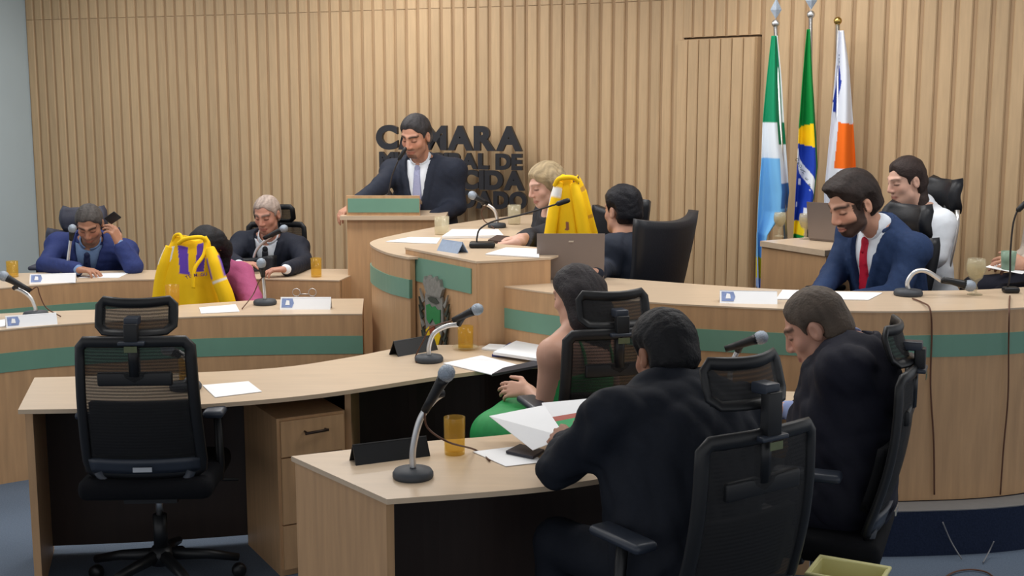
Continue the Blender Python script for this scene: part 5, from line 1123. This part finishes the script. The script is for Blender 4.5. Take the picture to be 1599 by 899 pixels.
def j1(px, y, fr):
    if not fr: return YEL
    if 384 < y < 426 and 280 + (y - 380) * 0.12 < px < 296 + (y - 380) * 0.10: return PUR
    if 376 < y < 420 and 311 - (y - 376) * 0.05 < px < 324 - (y - 376) * 0.06: return PUR
    if 386 < y < 424 and 250 < px < 262 - (y - 400) * 0.08 and px > 262 - (y - 376) * 0.36: return WHT
    if 386 < y < 408 and abs(px - (273 - (y - 386) * 0.25)) < 3: return WHT
    if 424 < y < 427 and 282 < px < 322: return (226, 170, 60)
    return YEL
slv = lambda t, a: PUR if (0.16 < t < 0.50 and 0.25 < a < 0.98) else (226, 226, 222) if (0.52 < t < 0.56) else YEL
r1, m1 = drape('yellow jacket with purple stripes draped high on front curved desk chair', 7.40, [(371, 268, 322), (380, 264, 328), (400, 257, 332), (430, 250, 342), (460, 245, 352), (490, 240, 358), (540, 240, 358)], j1,
   [('collar_loop', [(270, 378, -0.02), (273, 368, -0.04), (281, 366, -0.06), (284, 376, -0.08), (278, 381, -0.07)], [0.010, 0.009, 0.009, 0.010, 0.010], lambda t, a: YEL),
    ('collar', [(278, 380, -0.07), (288, 374, -0.10), (300, 371, -0.11), (316, 371, -0.09), (321, 379, -0.07), (318, 398, -0.09), (304, 420, -0.13), (302, 450, -0.15)], [0.011, 0.012, 0.012, 0.012, 0.012, 0.011, 0.011, 0.010], lambda t, a: YEL),
    ('sleeve', [(327, 388, -0.06), (335, 410, -0.09), (342, 435, -0.10), (352, 460, -0.11), (360, 490, -0.12)], [0.030, 0.042, 0.044, 0.046, 0.046], slv),
    ('sleeve', [(266, 385, -0.02), (258, 410, -0.03), (252, 440, -0.03), (248, 480, -0.04)], [0.028, 0.038, 0.042, 0.044], lambda t, a: WHT if 0.05 < t < 0.40 and a > 0.4 else YEL)], 0.13, 1)
M_print = mat('purple_print', srgb(96, 60, 110), 0.7, 0, 0.05, 30)
def print_on(root, mid, txt, p0, p1, Y, size):
    a, b = py_(*p0, Y), py_(*p1, Y); ax = (b - a); L = ax.length / max(len(txt), 1); ax.normalize(); upv = Vector((-ax.z, 0, ax.x))
    for i, ch in enumerate(txt):
        if ch == ' ': continue
        me = font_mesh(ch, 0.0015, 0.02)
        for v in me.vertices: v.co = (a - mid) + ax * (L * i + v.co.x * size) + upv * v.co.y * size + Vector((0, -v.co.z * 0.4, 0))
        me.materials.clear(); link('print_letter', me, M_print, root)
print_on(r1, m1, 'TE', (291, 436), (300, 432), 7.262, 0.026); print_on(r1, m1, 'M GU', (303, 432), (324, 430), 7.245, 0.026)
def j2(px, y, fr):
    if not fr: return YEL
    if 286 < y < 312 and px < 868 - (y - 300) * 0.2 and px > 850: return WHT
    if 312 < y < 338 and px < 872 - (y - 312) * 0.7 and px > 850: return (240, 226, 190)
    if 276 < y < 286 and 894 < px < 904: return DRK
    if 291 < y < 298 and 899 < px < 915: return (196, 150, 60)
    if 334 < y < 339 and 905 < px < 928: return (200, 150, 40)
    if 345 < y < 358 and 882 < px < 887: return (140, 90, 70)
    return YEL
drape('yellow jacket draped over a chair between the two women at head table', 7.05, [(276, 872, 902), (282, 866, 907), (300, 860, 916), (330, 854, 924), (366, 850, 934), (420, 846, 940)], j2,
   [('collar', [(866, 290, -0.05), (872, 280, -0.07), (884, 277, -0.08), (896, 278, -0.07), (903, 284, -0.06)], [0.012, 0.013, 0.014, 0.013, 0.012], lambda t, a: YEL),
    ('sleeve', [(896, 286, -0.05), (902, 310, -0.075), (908, 340, -0.09), (915, 380, -0.11)], [0.022, 0.032, 0.036, 0.040], lambda t, a: (150, 110, 60) if 0.50 < t < 0.53 else YEL),
    ('sleeve', [(874, 284, -0.04), (868, 310, -0.055), (862, 345, -0.07), (856, 385, -0.09)], [0.020, 0.028, 0.032, 0.034], lambda t, a: WHT if 0.15 < t < 0.3 else YEL)], 0.12, 2)
# blouse buttons of the blonde woman stay with her
